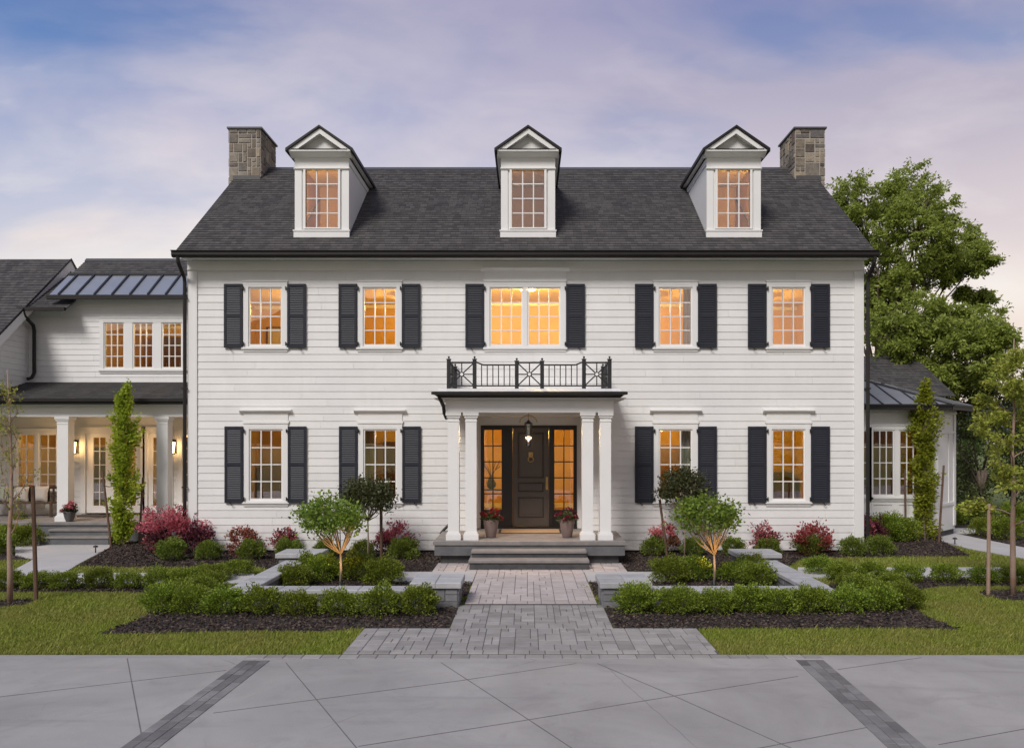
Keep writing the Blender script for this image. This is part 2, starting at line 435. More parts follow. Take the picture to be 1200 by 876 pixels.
# ------------------------------------------------------------------ world, sun, camera
SUN_EL, SUN_AZ = R(42), R(-28)     # sun behind the camera, off to its left
def build_world():
    w = bpy.data.worlds.new('World'); SC.world = w; w.use_nodes = True
    nt = w.node_tree; N, L = nt.nodes, nt.links; N.clear()
    out = N.new('ShaderNodeOutputWorld'); bg = N.new('ShaderNodeBackground')
    sky = N.new('ShaderNodeTexSky'); sky.sky_type = 'NISHITA'; sky.sun_disc = False
    sky.sun_elevation = SUN_EL; sky.sun_rotation = R(180) + SUN_AZ * -1
    tc = N.new('ShaderNodeTexCoord'); sep = N.new('ShaderNodeSeparateXYZ'); L.new(tc.outputs['Generated'], sep.inputs[0])
    def math_(op, a, b=None, clamp=False):
        n = N.new('ShaderNodeMath'); n.operation = op; n.use_clamp = clamp
        for s, v in zip(n.inputs, (a, b)):
            if v is None: continue
            if isinstance(v, (int, float)): s.default_value = v
            else: L.new(v, s)
        return n.outputs[0]
    el = sep.outputs[2]; az = sep.outputs[0]; yy = sep.outputs[1]
    # cloud sheet coordinates
    den = math_('ADD', math_('ABSOLUTE', el), .22)
    cx = math_('DIVIDE', az, den); cy = math_('DIVIDE', yy, den)
    cmb = N.new('ShaderNodeCombineXYZ'); L.new(cx, cmb.inputs[0]); L.new(cy, cmb.inputs[1])
    mp = N.new('ShaderNodeMapping'); L.new(cmb.outputs[0], mp.inputs[0])
    mp.inputs['Rotation'].default_value = (0, 0, R(-30)); mp.inputs['Scale'].default_value = (.62, .95, 1)
    mp.inputs['Location'].default_value = (2.3, 1.1, 0)
    n1 = noise(N, L, .95, 5, .48, mp.outputs[0], .25)
    n2 = noise(N, L, 1.75, 7, .52, mp.outputs[0], .3)
    base = ramp(N, L, el, [(0, (1.0, .83, .66)), (.13, (.98, .84, .74)), (.26, (.90, .81, .80)), (.36, (.60, .56, .69)), (.46, (.39, .375, .55)), (1, (.30, .31, .47))])
    blue = ramp(N, L, el, [(0, (.80, .80, .82)), (.13, (.62, .68, .78)), (.26, (.42, .49, .70)), (.36, (.17, .29, .57)), (.46, (.085, .18, .46)), (1, (.10, .18, .42))])
    # opening in the cloud: more to the left and high up
    lean = math_('ADD', math_('MULTIPLY', az, -.95), math_('MULTIPLY', math_('SUBTRACT', el, .36), 1.6))
    m0 = math_('ADD', math_('MULTIPLY', math_('SUBTRACT', n1, .50), 1.5), lean)
    fblue = ramp(N, L, math_('ADD', m0, .48), [(.60, 0.0), (1.0, 1.0)])
    c = mixrgb(N, L, fblue, base, blue)
    lit = ramp(N, L, el, [(0, (.98, .86, .76)), (.15, (1.0, .93, .86)), (.3, (.90, .83, .84)), (.5, (.54, .49, .60)), (1, (.4, .4, .5))])
    wisp = ramp(N, L, n2, [(.45, 0.0), (.66, .9)])
    c = mixrgb(N, L, wisp, c, lit)
    dark = ramp(N, L, math_('ADD', n1, math_('MULTIPLY', az, .40)), [(.50, 0.0), (.74, .65)])
    shade = ramp(N, L, el, [(0, (.92, .76, .66)), (.2, (.72, .63, .66)), (.32, (.48, .43, .53)), (.45, (.29, .265, .37)), (1, (.2, .2, .32))])
    c = mixrgb(N, L, dark, c, shade)
    n3 = noise(N, L, 1.45, 6, .5, mp.outputs[0], .5)
    f3 = ramp(N, L, math_('ADD', n3, math_('MULTIPLY', az, -.10)), [(.50, 0.0), (.64, .62)])
    c = mixrgb(N, L, f3, c, blue)
    n4 = noise(N, L, 4.2, 8, .55, mp.outputs[0], .3)
    w4 = ramp(N, L, n4, [(.50, 0.0), (.70, .38)])
    c = mixrgb(N, L, w4, c, lit)
    # after-glow of the sunset on the side of the sky behind the viewer
    back = ramp(N, L, math_('MULTIPLY', yy, -1), [(0, 0.0), (.7, 1.0)])
    glow = ramp(N, L, el, [(0, (.86, .62, .46)), (.12, (.80, .60, .50)), (.25, (.56, .50, .50)), (.5, (.38, .40, .46)), (1, (.32, .35, .43))])
    c = mixrgb(N, L, math_('MULTIPLY', back, .85), c, glow)
    # the physical sky underneath it all
    nsk = mixrgb(N, L, 1.0, sky.outputs[0], (.07, .07, .07), 'MULTIPLY')
    c = mixrgb(N, L, .07, c, nsk)
    below = ramp(N, L, math_('ADD', el, .5), [(.49, 1.0), (.5, 0.0)])
    c = mixrgb(N, L, below, c, (.12, .12, .12))
    L.new(c, bg.inputs[0]); bg.inputs[1].default_value = 1.0
    L.new(bg.outputs[0], out.inputs[0])
build_world()
sl = bpy.data.lights.new('sun', 'SUN'); sl.energy = 2.85; sl.angle = R(20); sl.color = (1, .955, .91)
so = bpy.data.objects.new('sun', sl); COL.objects.link(so)
sd = Vector((math.sin(SUN_AZ)*math.cos(SUN_EL), -math.cos(SUN_AZ)*math.cos(SUN_EL), math.sin(SUN_EL)))
so.rotation_euler = sd.to_track_quat('Z', 'Y').to_euler(); so.location = sd*60
cam = bpy.data.cameras.new('camera'); co = bpy.data.objects.new('camera', cam); COL.objects.link(co)
co.location = (0, CAMY, EYE); co.rotation_euler = (R(90), 0, 0)
cam.sensor_width = 36; cam.lens = 36*F/1200; cam.shift_x = -18/1200; cam.shift_y = 78/1200
cam.clip_end = 5000; SC.camera = co
SC.view_settings.view_transform = 'Standard'; SC.view_settings.look = 'None'
SC.view_settings.exposure = 0; SC.view_settings.gamma = 1
SC.cycles.use_denoising = True
SC.cycles.max_bounces = 8; SC.cycles.transparent_max_bounces = 12; SC.cycles.diffuse_bounces = 3
SC.cycles.sample_clamp_indirect = 4; SC.cycles.caustics_reflective = False; SC.cycles.caustics_refractive = False

# ------------------------------------------------------------------ THE HOUSE
HX0, HX1, XC = -8.25, 8.17, .05
house = tag(link('white_house', None), 'large white clapboard house with black shutters, three dormers, stone chimneys and a columned entry porch', 'house')
T0 = Matrix.Identity(4)

def sub(iv, holes):
    for a, b in holes:
        nxt = []
        for x0, x1 in iv:
            if b <= x0 or a >= x1: nxt.append((x0, x1)); continue
            if a > x0: nxt.append((x0, a))
            if b < x1: nxt.append((b, x1))
        iv = nxt
    return iv
def siding(mb, x0, x1, z0, z1, holes=(), T=None, ex=.181, clip=None):
    """lap boards on the plane y=0, facing -y"""
    z = z0; k = 0
    while z < z1 - .01:
        zt = min(z+ex, z1)
        # split vertically at hole edges
        cuts = sorted({z, zt} | {h for hh in holes for h in (hh[2], hh[3]) if z < h < zt})
        joints = []
        for a, b in zip(cuts[:-1], cuts[1:]):
            iv = [(x0, x1)] if clip is None else clip(.5*(a+b))
            iv = sub(iv, [(hh[0], hh[1]) for hh in holes if hh[2] < b-1e-4 and hh[3] > a+1e-4])
            if a == cuts[0]:
                random.seed(int(z*1000)+int(x0*10)); js = []; xx = x0 + random.uniform(.8, 4.5)
                while xx < x1-.5: js.append(xx); xx += random.choice((3.66, 3.66, 2.4))
                joints = js
            iv = sub(iv, [(j-.002, j+.002) for j in joints])
            ya = -.017 + .013*(a-z)/ex; yb = -.017 + .013*(b-z)/ex
            for p, q in iv:
                if q - p < .004: continue
                mb.prism([(ya, a), (yb, b), (.0, b), (.0, a)], p, q, 0, random.random(), T)
        z = zt; k += 1
def wall(mb, x0, x1, z0, z1, holes=(), y0=0.0, y1=.18, T=None, m=0):
    xs = sorted({x0, x1} | {h for hh in holes for h in hh[:2] if x0 < h < x1})
    zs = sorted({z0, z1} | {h for hh in holes for h in hh[2:4] if z0 < h < z1})
    for a, b in zip(zs[:-1], zs[1:]):
        run = None
        for p, q in zip(xs[:-1], xs[1:]):
            cx, cz = (p+q)/2, (a+b)/2
            solid = not any(h[0] < cx < h[1] and h[2] < cz < h[3] for h in holes)
            if solid: run = (run[0], q) if run else (p, q)
            if (not solid or q == xs[-1]) and run:
                mb.box(run[0], run[1], y0, y1, a, b, m, .5, T); run = None

# ---- windows
WM = {}
def window(x, y, z, w, h, cols=3, rows=4, hood=0, units=1, mull=.11, casing=.13, rz=0, sill=True, parent=None, name='window', ends=True, dark=False):
    """opening w x h per unit; origin at the bottom centre of the opening; faces -y"""
    key = (round(w, 3), round(h, 3), cols, rows, hood, units, casing, sill, dark)
    if key not in WM:
        tw = units*w + (units-1)*mull; a = -tw/2
        fr = MB(); si = MB(); ho = MB(); mus = []
        c = casing
        # casing, flush ends
        fr.bbox(a-c, a, -.045, .06, -.03, h+c, .006); fr.bbox(-a, -a+c, -.045, .06, -.03, h+c, .006)
        fr.box(a, -a, -.042, .06, h, h+c)
        fr.box(a-c-.015, -a+c+.015, -.06, .0, h+c+.001, h+c+.03)
        fr.box(a, -a, -.04, .06, -.03, 0)
        fr.box(a, -a, -.046, -.0405, h+c*.35, h+c*.45)
        for u in range(units-1):
            xx = a + (u+1)*w + u*mull
            fr.box(xx+.001, xx+mull-.001, -.035, .06, 0, h)
        for u in range(units):
            xx = a + u*(w+mull); mu = MB(); gl = MB(); mus.append((mu, gl))
            s = .038
            mu.box(xx, xx+s, -.012, .04, 0, h); mu.box(xx+w-s, xx+w, -.012, .04, 0, h)
            mu.box(xx+s, xx+w-s, -.012, .04, 0, s+.012); mu.box(xx+s, xx+w-s, -.012, .04, h-s, h)
            iw, ih, z0_ = w-2*s, h-2*s-.012, s+.012
            for k in range(1, cols):
                q = xx+s+iw*k/cols; mu.box(q-.0135, q+.0135, -.010, .030, z0_, h-s)
            for k in range(1, rows):
                q = z0_+ih*k/rows
                for j in range(cols):
                    mu.box(xx+s+iw*j/cols+.014, xx+s+iw*(j+1)/cols-.014, -.009, .029, q-.0125, q+.0125)
            gl.box(xx+s, xx+w-s, .006, .012, z0_, h-s)
        si.box(a-c-.03, -a+c+.03, -.075, .0, -.075, -.0305); si.box(a-c, -a+c, -.04, 0, -.135, -.0755)
        if hood:
            z0_ = h+c+.031
            ho.box(a-c+.0, -a+c-.0, -.035, 0, z0_, z0_+.22)
            ho.box(a-c-.03, -a+c+.03, -.05, 0, z0_+.001, z0_+.03)
            z1_ = z0_+.2205
            ho.prism([(-.05, z1_), (-.065, z1_+.02), (-.10, z1_+.055), (-.12, z1_+.06), (-.12, z1_+.085), (0, z1_+.10), (0, z1_)], a-c-.09, -a+c+.09)
        mm = 'door_frame' if dark else 'trim'
        WM[key] = [fr.mesh('window_frame', mm), [(p.mesh('sash', 'door_frame' if dark else 'muntin'), q.mesh('glass_pane', 'glass')) for p, q in mus], None,
                   si.mesh('sill', mm) if sill else None, ho.mesh('hood', mm) if hood else None]
    ms = WM[key]
    o = link(name, ms[0], parent or house, (x, y, z), rz)
    for p, q in ms[1]: link('sash', p, o); link('glass_pane', q, o)
    if ms[3]: link('sill', ms[3], o)
    if ms[4]: link('hood', ms[4], o)
    return o

SM = {}
def shutter(x, z, h, w=.45, side=-1):
    """side -1: hangs on the left of its window (hinge edge on its right)"""
    key = (round(h, 3), side)
    if key not in SM:
        mb = MB(); hg = MB(); tb = MB(); s = .06
        Y0, Y1 = -.075, -.032
        mb.bbox(-w/2, -w/2+s, Y0, Y1, 0, h, .004); mb.bbox(w/2-s, w/2, Y0, Y1, 0, h, .004)
        mid = h*.5 if h > 1.7 else h*.5
        for a, b in ((0, .09), (mid-.04, mid+.04), (h-.07, h)): mb.box(-w/2+s, w/2-s, Y0+.003, Y1, a, b)
        mb.box(-w/2+s, w/2-s, Y1-.012, Y1-.004, .09, h-.07)
        for a, b in ((.09, mid-.04), (mid+.04, h-.07)):
            n = int((b-a)/.052); st = (b-a)/n
            for k in range(n):
                z0 = a+k*st
                mb.prism([(Y0+.004, z0+.004), (Y0+.010, z0+.0), (Y1-.014, z0+st-.004), (Y1-.02, z0+st)], -w/2+s, w/2-s)
        hs = -side
        for zz in (.0,):
            hg.box(hs*w/2-.03 if hs > 0 else -w/2-.035, hs*w/2+.035 if hs > 0 else -w/2+.03, Y0-.014, Y0-.001, zz-.02, zz+.02)
            hg.tube([(hs*(w/2+.03), Y0-.008, zz-.045), (hs*(w/2+.03), Y0-.008, zz+.045)], .016, 8)
        xo = side*w*.18
        tb.tube([(xo, -.03, -.01), (xo, -.085, -.015), (xo+.005, -.09, -.04), (xo+.03, -.088, -.06), (xo+.045, -.086, -.045), (xo+.04, -.085, -.03)], .010, 6)
        tb.tube([(xo, -.085, -.02), (xo-.02, -.088, .012), (xo-.035, -.088, .01)], .010, 6)
        SM[key] = (mb.mesh('shutter', 'shutter'), hg.mesh('hinge', 'iron'), tb.mesh('shutter_dog', 'iron'))
    ms = SM[key]
    o = link('shutter', ms[0], house, (x, 0, z)); link('hinge', ms[1], o, (0, 0, .09)); link('hinge', ms[1], o, (0, 0, h-.11)); link('shutter_dog', ms[2], o)

UPX = [PX(p, 0) for p in (311.3, 445.2, 791.5, 923.6)]
LOX = [PX(p, 0) for p in (312.0, 445.7, 791.5, 923.6)]
UW, UH, UZ = .82, 1.44, 5.05
LW, LH, LZ = .82, 1.74, 1.29
hs_, hw_ = [], []     # holes in siding / in wall
for x in UPX:
    window(x, 0, UZ, UW, UH); hw_.append((x-UW/2, x+UW/2, UZ, UZ+UH)); hs_.append((x-UW/2-.13, x+UW/2+.13, UZ-.03, UZ+UH+.13))
    shutter(x-.77, 5.01, 1.55, side=-1); shutter(x+.77, 5.01, 1.55, side=1)
for x in LOX:
    window(x, 0, LZ, LW, LH, hood=1); hw_.append((x-LW/2, x+LW/2, LZ, LZ+LH)); hs_.append((x-LW/2-.13, x+LW/2+.13, LZ-.03, LZ+LH+.38))
    shutter(x-.77, 1.24, 1.855, side=-1); shutter(x+.77, 1.24, 1.855, side=1)
CWX = PX(615.4, 0)
window(CWX, 0, UZ, .81, UH, units=2, hood=1); tw = 2*.81+.11
hw_.append((CWX-tw/2, CWX+tw/2, UZ, UZ+UH)); hs_.append((CWX-tw/2-.13, CWX+tw/2+.13, UZ-.03, UZ+UH+.38))
shutter(CWX-tw/2-.13-.235, 5.01, 1.55, side=-1); shutter(CWX+tw/2+.13+.235, 5.01, 1.55, side=1)
# entry recess
EX0, EX1, EZ0, EZ1 = -1.27, 1.36, .50, 3.34
hw_.append((EX0, EX1, -1, EZ1)); hs_.append((EX0-.16, EX1+.16, -1, EZ1+.14))

mb = MB(); siding(mb, HX0+.2, HX1-.2, .15, 6.88, hs_)
# side walls
TL = Matrix.Translation((HX0, 8.2, 0)) @ Matrix.Rotation(R(-90), 4, 'Z')
TR = Matrix.Translation((HX1, 0, 0)) @ Matrix.Rotation(R(90), 4, 'Z')
gc = lambda z: [(0.1, 8.1)] if z < 7.2 else [(max(.1, (z-7.2)/.76), min(8.1, 8.2-(z-7.2)/.76))] if z < 10.2 else []
siding(mb, 0, 8.2, .15, 10.2, [], TL, clip=gc); siding(mb, 0, 8.2, .15, 10.2, [], TR, clip=gc)
mb.build('siding', 'siding', house)
mb = MB(); wall(mb, HX0, HX1, .15, 7.1, hw_, .001, .16)
mb.box(HX0, HX0+.16, .16, 8.2, .15, 7.1); mb.box(HX1-.16, HX1, .16, 8.2, .15, 7.1); mb.box(HX0+.16, HX1-.16, 8.04, 8.2, .15, 7.1)
for xx in (HX0, HX1-.16):
    mb.prism([(.16, 7.1), (8.2, 7.1), (4.1, 10.35)], xx, xx+.16)
mb.build('wall', 'trim', house)
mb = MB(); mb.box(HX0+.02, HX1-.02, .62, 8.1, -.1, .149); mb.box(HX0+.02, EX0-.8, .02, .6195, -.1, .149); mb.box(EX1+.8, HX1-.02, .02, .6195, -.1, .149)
mb.build('foundation', 'step_face', house)
# trim boards
mb = MB(); fx0_, fx1_ = PX(563.5, .5), PX(676, .5)
for a, b in ((HX0-.03, HX0+.2), (HX1-.2, HX1+.03)): mb.bbox(a, b, -.045, -.0005, .12, 6.88, .006)
mb.box(HX0-.03, HX1+.03, -.05, .0, 6.8805, 7.13)
mb.box(HX0-.03, HX1+.03, -.07, -.0505, 6.90, 6.93)
mb.box(HX0+.201, EX0-.8, -.03, -.0005, .085, .149); mb.box(EX1+.8, HX1-.201, -.03, -.0005, .085, .149)
mb.box(EX0-.16, EX0, -.05, .499, EZ0+.06, EZ1); mb.box(EX1, EX1+.16, -.05, .499, EZ0+.06, EZ1); mb.box(EX0-.16, EX1+.16, -.052, .499, EZ1+.001, EZ1+.14)
mb.box(EX0-.01, fx0_-.001, .501, .58, .56, EZ1); mb.box(fx1_+.001, EX1+.01, .501, .58, .56, EZ1); mb.box(fx0_, fx1_, .501, .58, 3.131, EZ1)
mb.box(EX0-.16, EX1+.16, .16, .62, EZ1+.141, EZ1+.17)
# soffit
mb.box(-8.33, 8.24, -.46, -.0705, 7.135, 7.16)
for a, b in ((HX0-.03, HX0+.05),): pass
mb.build('trim_boards', 'trim', house)

# ---- main roof
def roof_plane(mb, x0, x1, ya, za, yb, zb, ex=.141, holes=(), th=.035, m=0, clip=None, T=None):
    L_ = math.hypot(yb-ya, zb-za); n = max(1, round(L_/ex)); dy, dz = (yb-ya)/n, (zb-za)/n
    ny, nz = -(zb-za)/L_, (yb-ya)/L_
    sgn = 1 if nz > 0 else -1; ny *= sgn; nz *= sgn
    for i in range(n):
        y0, z0, y1, z1 = ya+i*dy, za+i*dz, ya+(i+1)*dy, za+(i+1)*dz
        ym = (y0+y1)/2
        iv = [(x0, x1)] if clip is None else clip(ym)
        iv = sub(iv, [(h[0], h[1]) for h in holes if h[2] < ym < h[3]])
        for p, q in iv:
            if q > p: mb.prism([(y0, z0), (y0+ny*th, z0+nz*th), (y1+ny*(th-.016), z1+nz*(th-.016)), (y1, z1)], p, q, m, random.random(), T)
RX0, RX1 = -8.37, 8.28
EAVE, RIDGE = (-.5, 7.235), (4.1, 10.73)
DORX = [PX(377.5, .2), PX(618.8, .2), PX(859.5, .2)]
dh = [(x-.55, x+.55, .35, 2.9) for x in DORX]
mb = MB(); roof_plane(mb, RX0, RX1, *EAVE, *RIDGE, holes=dh)
roof_plane(mb, RX0, RX1, 8.7, 7.235, 4.1, 10.73, ex=.6)
roof = mb.build('roof', 'shingle', house, uv=True)
mb = MB(); mb.prism([(3.95, 10.66), (4.1, 10.785), (4.25, 10.66), (4.1, 10.74)], RX0, RX1); mb.build('ridge_cap', 'zinc', roof)
mb = MB()   # gutter and rakes
mb.prism([(-.46, 7.10), (-.56, 7.10), (-.60, 7.15), (-.60, 7.225), (-.635, 7.24), (-.635, 7.255), (-.52, 7.25), (-.46, 7.22)], -8.44, 8.34)
for xx in (RX0-.02, RX1-.02):
    mb.prism([(-.5, 7.13), (4.1, 10.62), (8.7, 7.13), (8.7, 7.25), (4.1, 10.75), (-.5, 7.25)], xx, xx+.04)
mb.build('gutter', 'gutter', house)
for sx, dx in ((-8.30, -1), (8.25, 1)):
    mb = MB()
    mb.tube([(sx, -.55, 7.12), (sx, -.54, 7.0), (sx+dx*.03, -.12, 6.72), (sx+dx*.03, -.08, 6.6), (sx+dx*.03, -.08, .35), (sx+dx*.03, -.12, .2), (sx+dx*.05, -.35, .12)], .045, 8)
    for zz in (1.6, 4.0, 6.2): mb.box(sx+dx*.03-.06, sx+dx*.03+.06, -.13, -.02, zz, zz+.03)
    mb.build('downspout', 'gutter', house)

# ---- chimneys
def chimney(x0, x1, parent):
    y0, y1, zb, zt = 3.4, 4.8, 9.2, 11.64
    mb = MB(); mb.box(x0, x1, y0, y1, zb, zt, 1, .5)
    def face(w, h, T):
        for a, b, c, d in ashlar(w, h, .135, random, ((1,1),(2,1),(2,2),(2,2),(3,2),(3,1),(3,3),(1,2),(2,3))):
            g = .011; p = random.uniform(.010, .026)
            mb.add([(a+g,0,b+g),(c-g,0,b+g),(c-g,0,d-g),(a+g,0,d-g),(a+g+.012,-p,b+g+.012),(c-g-.012,-p,b+g+.012),(c-g-.012,-p,d-g-.012),(a+g+.012,-p,d-g-.012)],
                   [(4,5,6,7),(0,1,5,4),(1,2,6,5),(2,3,7,6),(3,0,4,7)], 0, None, T)
    h = zt-zb
    face(x1-x0, h, Matrix.Translation((x0, y0, zb)))
    face(y1-y0, h, Matrix.Translation((x1, y0, zb)) @ Matrix.Rotation(R(90), 4, 'Z'))
    face(y1-y0, h, Matrix.Translation((x0, y1, zb)) @ Matrix.Rotation(R(-90), 4, 'Z'))
    face(x1-x0, h, Matrix.Translation((x1, y1, zb)) @ Matrix.Rotation(R(180), 4, 'Z'))
    o = mb.build('chimney', ['stone', 'mortar'], parent)
    c = MB(); c.box(x0-.05, x1+.05, y0-.05, y1+.05, zt, zt+.05); c.box(x0+.2, x1-.2, y0+.3, y1-.3, zt+.05, zt+.09); c.build('chimney_cap', 'zinc', o)
    f = MB(); f.box(x0+.02 if x0 > 0 else x0+.12, x1-.12 if x0 > 0 else x1-.0, y0-.05, y0-.027, 10.0, 10.30)
    f.build('flashing', 'zinc', o)
chimney(-8.52, -7.62, house); chimney(7.65, 8.49, house)

# ---- dormers
def dormer(cx):
    hw, yf, zt, zb = .655, .2, 9.70, 7.80
    root = None
    body = MB()
    gw, gz0, gz1 = .80, 7.99, 9.43
    wall(body, -hw, hw, zb, zt, [(-gw/2, gw/2, gz0, gz1)], yf, yf+.1)
    yb = 2.95
    for s in (-1, 1):
        a, b = (s*hw, s*(hw-.06)) if s < 0 else (hw-.06, hw)
        if s < 0: a, b = -hw, -hw+.06
        body.prism([(yf+.1, zb), (yf+.1, zt), (yb, zt+.02), (yb, zt-.06), (.35, 7.75)], a, b)
        # cheek trim
        x = s*hw
        body.prism([(yf+.02, zt-.14), (yf+.02, zt), (yb-.02, zt), (yb-.22, zt-.14)], min(x, x+s*.02), max(x, x+s*.02))
    for s in (-1, 1):    # pilaster boards
        a, b = (-hw-.012, -hw+.16) if s < 0 else (hw-.16, hw+.012)
        body.bbox(a, b, yf-.03, yf-.0005, zb+.09, zt-.28, .005)
    body.box(-hw-.012, hw+.012, yf-.034, yf-.0005, zt-.279, zt)
    body.prism([(yf-.035, zt-.30), (yf-.07, zt-.27), (yf-.07, zt-.25), (yf-.035, zt-.24)], -hw-.03, hw+.03)
    body.box(-hw-.03, hw+.03, yf-.07, yf-.0005, zb-.06, zb+.089)
    body.box(-hw-.045, hw+.045, yf-.085, yf-.0005, zb+.0895, zb+.125)
    o = body.build('dormer', 'trim', house, (cx, 0, 0))
    # pediment: cornice, raking boards and tympanum
    ew, ez, rz, fy = .80, 9.80, 10.36, yf-.30
    p = MB()
    p.prism([(yf-.0345, zt), (yf-.09, zt+.015), (fy+.06, zt+.08), (fy+.03, zt+.09), (fy+.03, zt+.125), (yf, zt+.125), (yf, zt)], -ew+.05, ew-.05)
    for s in (-1, 1):   # side eaves
        x0, x1 = (hw+.0205, ew-.03)
        p.box(min(s*x0, s*x1), max(s*x0, s*x1), yf-.03, 2.85, zt+.06, zt+.09)
    def rake(w0, w1, z0, z1, y0, y1):
        for s in (-1, 1):
            p.add([(s*w0, y0, z0), (s*w1, y0, z0), (0, y0, z1 - 0), (0, y0, z1+(w0-w1)*.7)] +
                  [(s*w0, y1, z0), (s*w1, y1, z0), (0, y1, z1), (0, y1, z1+(w0-w1)*.7)],
                  [(0,1,2,3),(4,7,6,5),(0,4,5,1),(1,5,6,2),(3,2,6,7),(0,3,7,4)])
    rake(ew-.06, ew-.24, zt+.126, zt+.126+(ew-.24)*.70, fy+.035, yf)
    p.add([(-ew+.2, yf-.09, zt+.127), (ew-.2, yf-.09, zt+.127), (0, yf-.09, zt+.127+(ew-.2)*.7), (-ew+.2, yf, zt+.127), (ew-.2, yf, zt+.127), (0, yf, zt+.127+(ew-.2)*.7)],
          [(0,1,2),(3,5,4),(0,3,4,1),(1,4,5,2),(2,5,3,0)])
    p.build('pediment', 'trim', o)
    rf = MB()
    yr_e, yr_r = 2.98, 3.70
    for s in (-1, 1):
        n = 7
        for i in range(n):
            t0, t1 = i/n, (i+1)/n
            x0, x1 = s*ew*(1-t0), s*ew*(1-t1)
            z0, z1 = ez+(rz-ez)*t0, ez+(rz-ez)*t1
            b0, b1 = yr_e+(yr_r-yr_e)*t0, yr_e+(yr_r-yr_e)*t1
            vs = [(x0, fy, z0), (x1, fy, z1), (x1, b1, z1), (x0, b0, z0), (x0, fy, z0+.045), (x1, fy, z1+.034), (x1, b1, z1+.034), (x0, b0, z0+.045)]
            rf.add(vs, [(0,1,2,3),(4,7,6,5),(0,4,5,1),(1,5,6,2),(2,6,7,3),(3,7,4,0)])
    rf.build('dormer_roof', 'shingle', o, uv=True)
    ed = MB()
    for s in (-1, 1):
        ed.box(min(s*ew, s*(ew+.02)), max(s*ew, s*(ew+.02)), fy-.01, yr_e-.05, ez-.03, ez+.05)
        ed.add([(s*(ew+.02), fy-.012, ez-.02), (s*(ew+.02), fy-.012, ez+.05), (0, fy-.012, rz+.055), (0, fy-.012, rz+.005), (s*(ew+.02), fy+.001, ez-.02), (s*(ew+.02), fy+.001, ez+.05), (0, fy+.001, rz+.055), (0, fy+.001, rz+.005)],
               [(0,1,2,3),(4,7,6,5),(0,4,5,1),(1,5,6,2),(3,2,6,7),(0,3,7,4)])
    ed.box(-ew+.12, ew-.12, fy+.02, yf-.02, zt+.126, zt+.145)
    ed.build('drip_edge', 'gutter', o)
    # glazing as parts of the dormer
    mu = MB(); gl = MB(); w, h, s = gw, gz1-gz0, .04
    x0, y0, z0 = -w/2, yf, gz0
    c = .055
    mu.box(x0-c, x0, y0-.05, y0+.05, z0-.03, gz1+c, 0); mu.box(-x0, -x0+c, y0-.05, y0+.05, z0-.03, gz1+c)
    mu.box(x0, -x0, y0-.05, y0+.05, gz1, gz1+c); mu.box(x0, -x0, y0-.055, y0+.05, z0-.03, z0)
    for k in range(1, 3):
        q = x0+w*k/3; mu.box(q-.014, q+.014, y0-.010, y0+.03, z0, gz1)
    for k in range(1, 4):
        q = z0+h*k/4
        for j in range(3): mu.box(x0+w*j/3+.0145, x0+w*(j+1)/3-.0145, y0-.009, y0+.028, q-.013, q+.013)
    mu.build('window_frame', 'muntin', o)
    gl.box(x0, -x0, y0+.010, y0+.016, z0, gz1); gl.build('glass_pane', 'glass', o)
    return o
for x in DORX: dormer(x)

# ---- rooms
rm = MB()
def room(x0, x1, y0, y1, z0, z1, tint=0):
    t = .05
    rm.box(x0, x1, y1, y1+t, z0, z1, 0); rm.box(x0-t, x0, y0, y1, z0, z1, 0); rm.box(x1, x1+t, y0, y1, z0, z1, 0)
    rm.box(x0, x1, y0, y1, z1, z1+t, 2); rm.box(x0, x1, y0, y1, z0-t, z0, 1)
    rm.box(x0, x1, y1-.03, y1-.001, z0, z0+.14, 3)
    rm.box(x0, x1, y1-.05, y1-.001, z1-.1, z1-.002, 3)
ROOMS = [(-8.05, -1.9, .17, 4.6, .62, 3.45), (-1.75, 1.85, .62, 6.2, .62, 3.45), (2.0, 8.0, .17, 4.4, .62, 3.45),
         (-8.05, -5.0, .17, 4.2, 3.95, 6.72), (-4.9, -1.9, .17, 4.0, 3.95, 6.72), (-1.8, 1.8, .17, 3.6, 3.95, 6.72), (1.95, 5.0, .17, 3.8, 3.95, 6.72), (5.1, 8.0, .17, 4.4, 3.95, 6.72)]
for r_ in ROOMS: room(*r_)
for x in DORX: rm.box(x-.59, x+.59, 2.25, 2.3, 7.9, 9.62, 0); rm.box(x-.58, x+.58, .32, 2.24, 9.62, 9.66, 2); rm.box(x-.58, x+.58, .32, 2.24, 7.86, 7.9, 1); rm.box(x-.592, x-.581, .32, 2.24, 7.86, 9.66, 0); rm.box(x+.581, x+.592, .32, 2.24, 7.86, 9.66, 0)
# left wing rooms / right bay room
room(-16.2, -8.5, 4.5, 8.6, .62, 3.3); room(-13.6, -8.5, 4.5, 7.6, 4.2, 6.6); room(8.4, 11.3, 3.0, 6.4, .6, 3.5)
rm.build('interior_walls', ['room', 'floor_wood', 'ceiling', 'trim'], house)

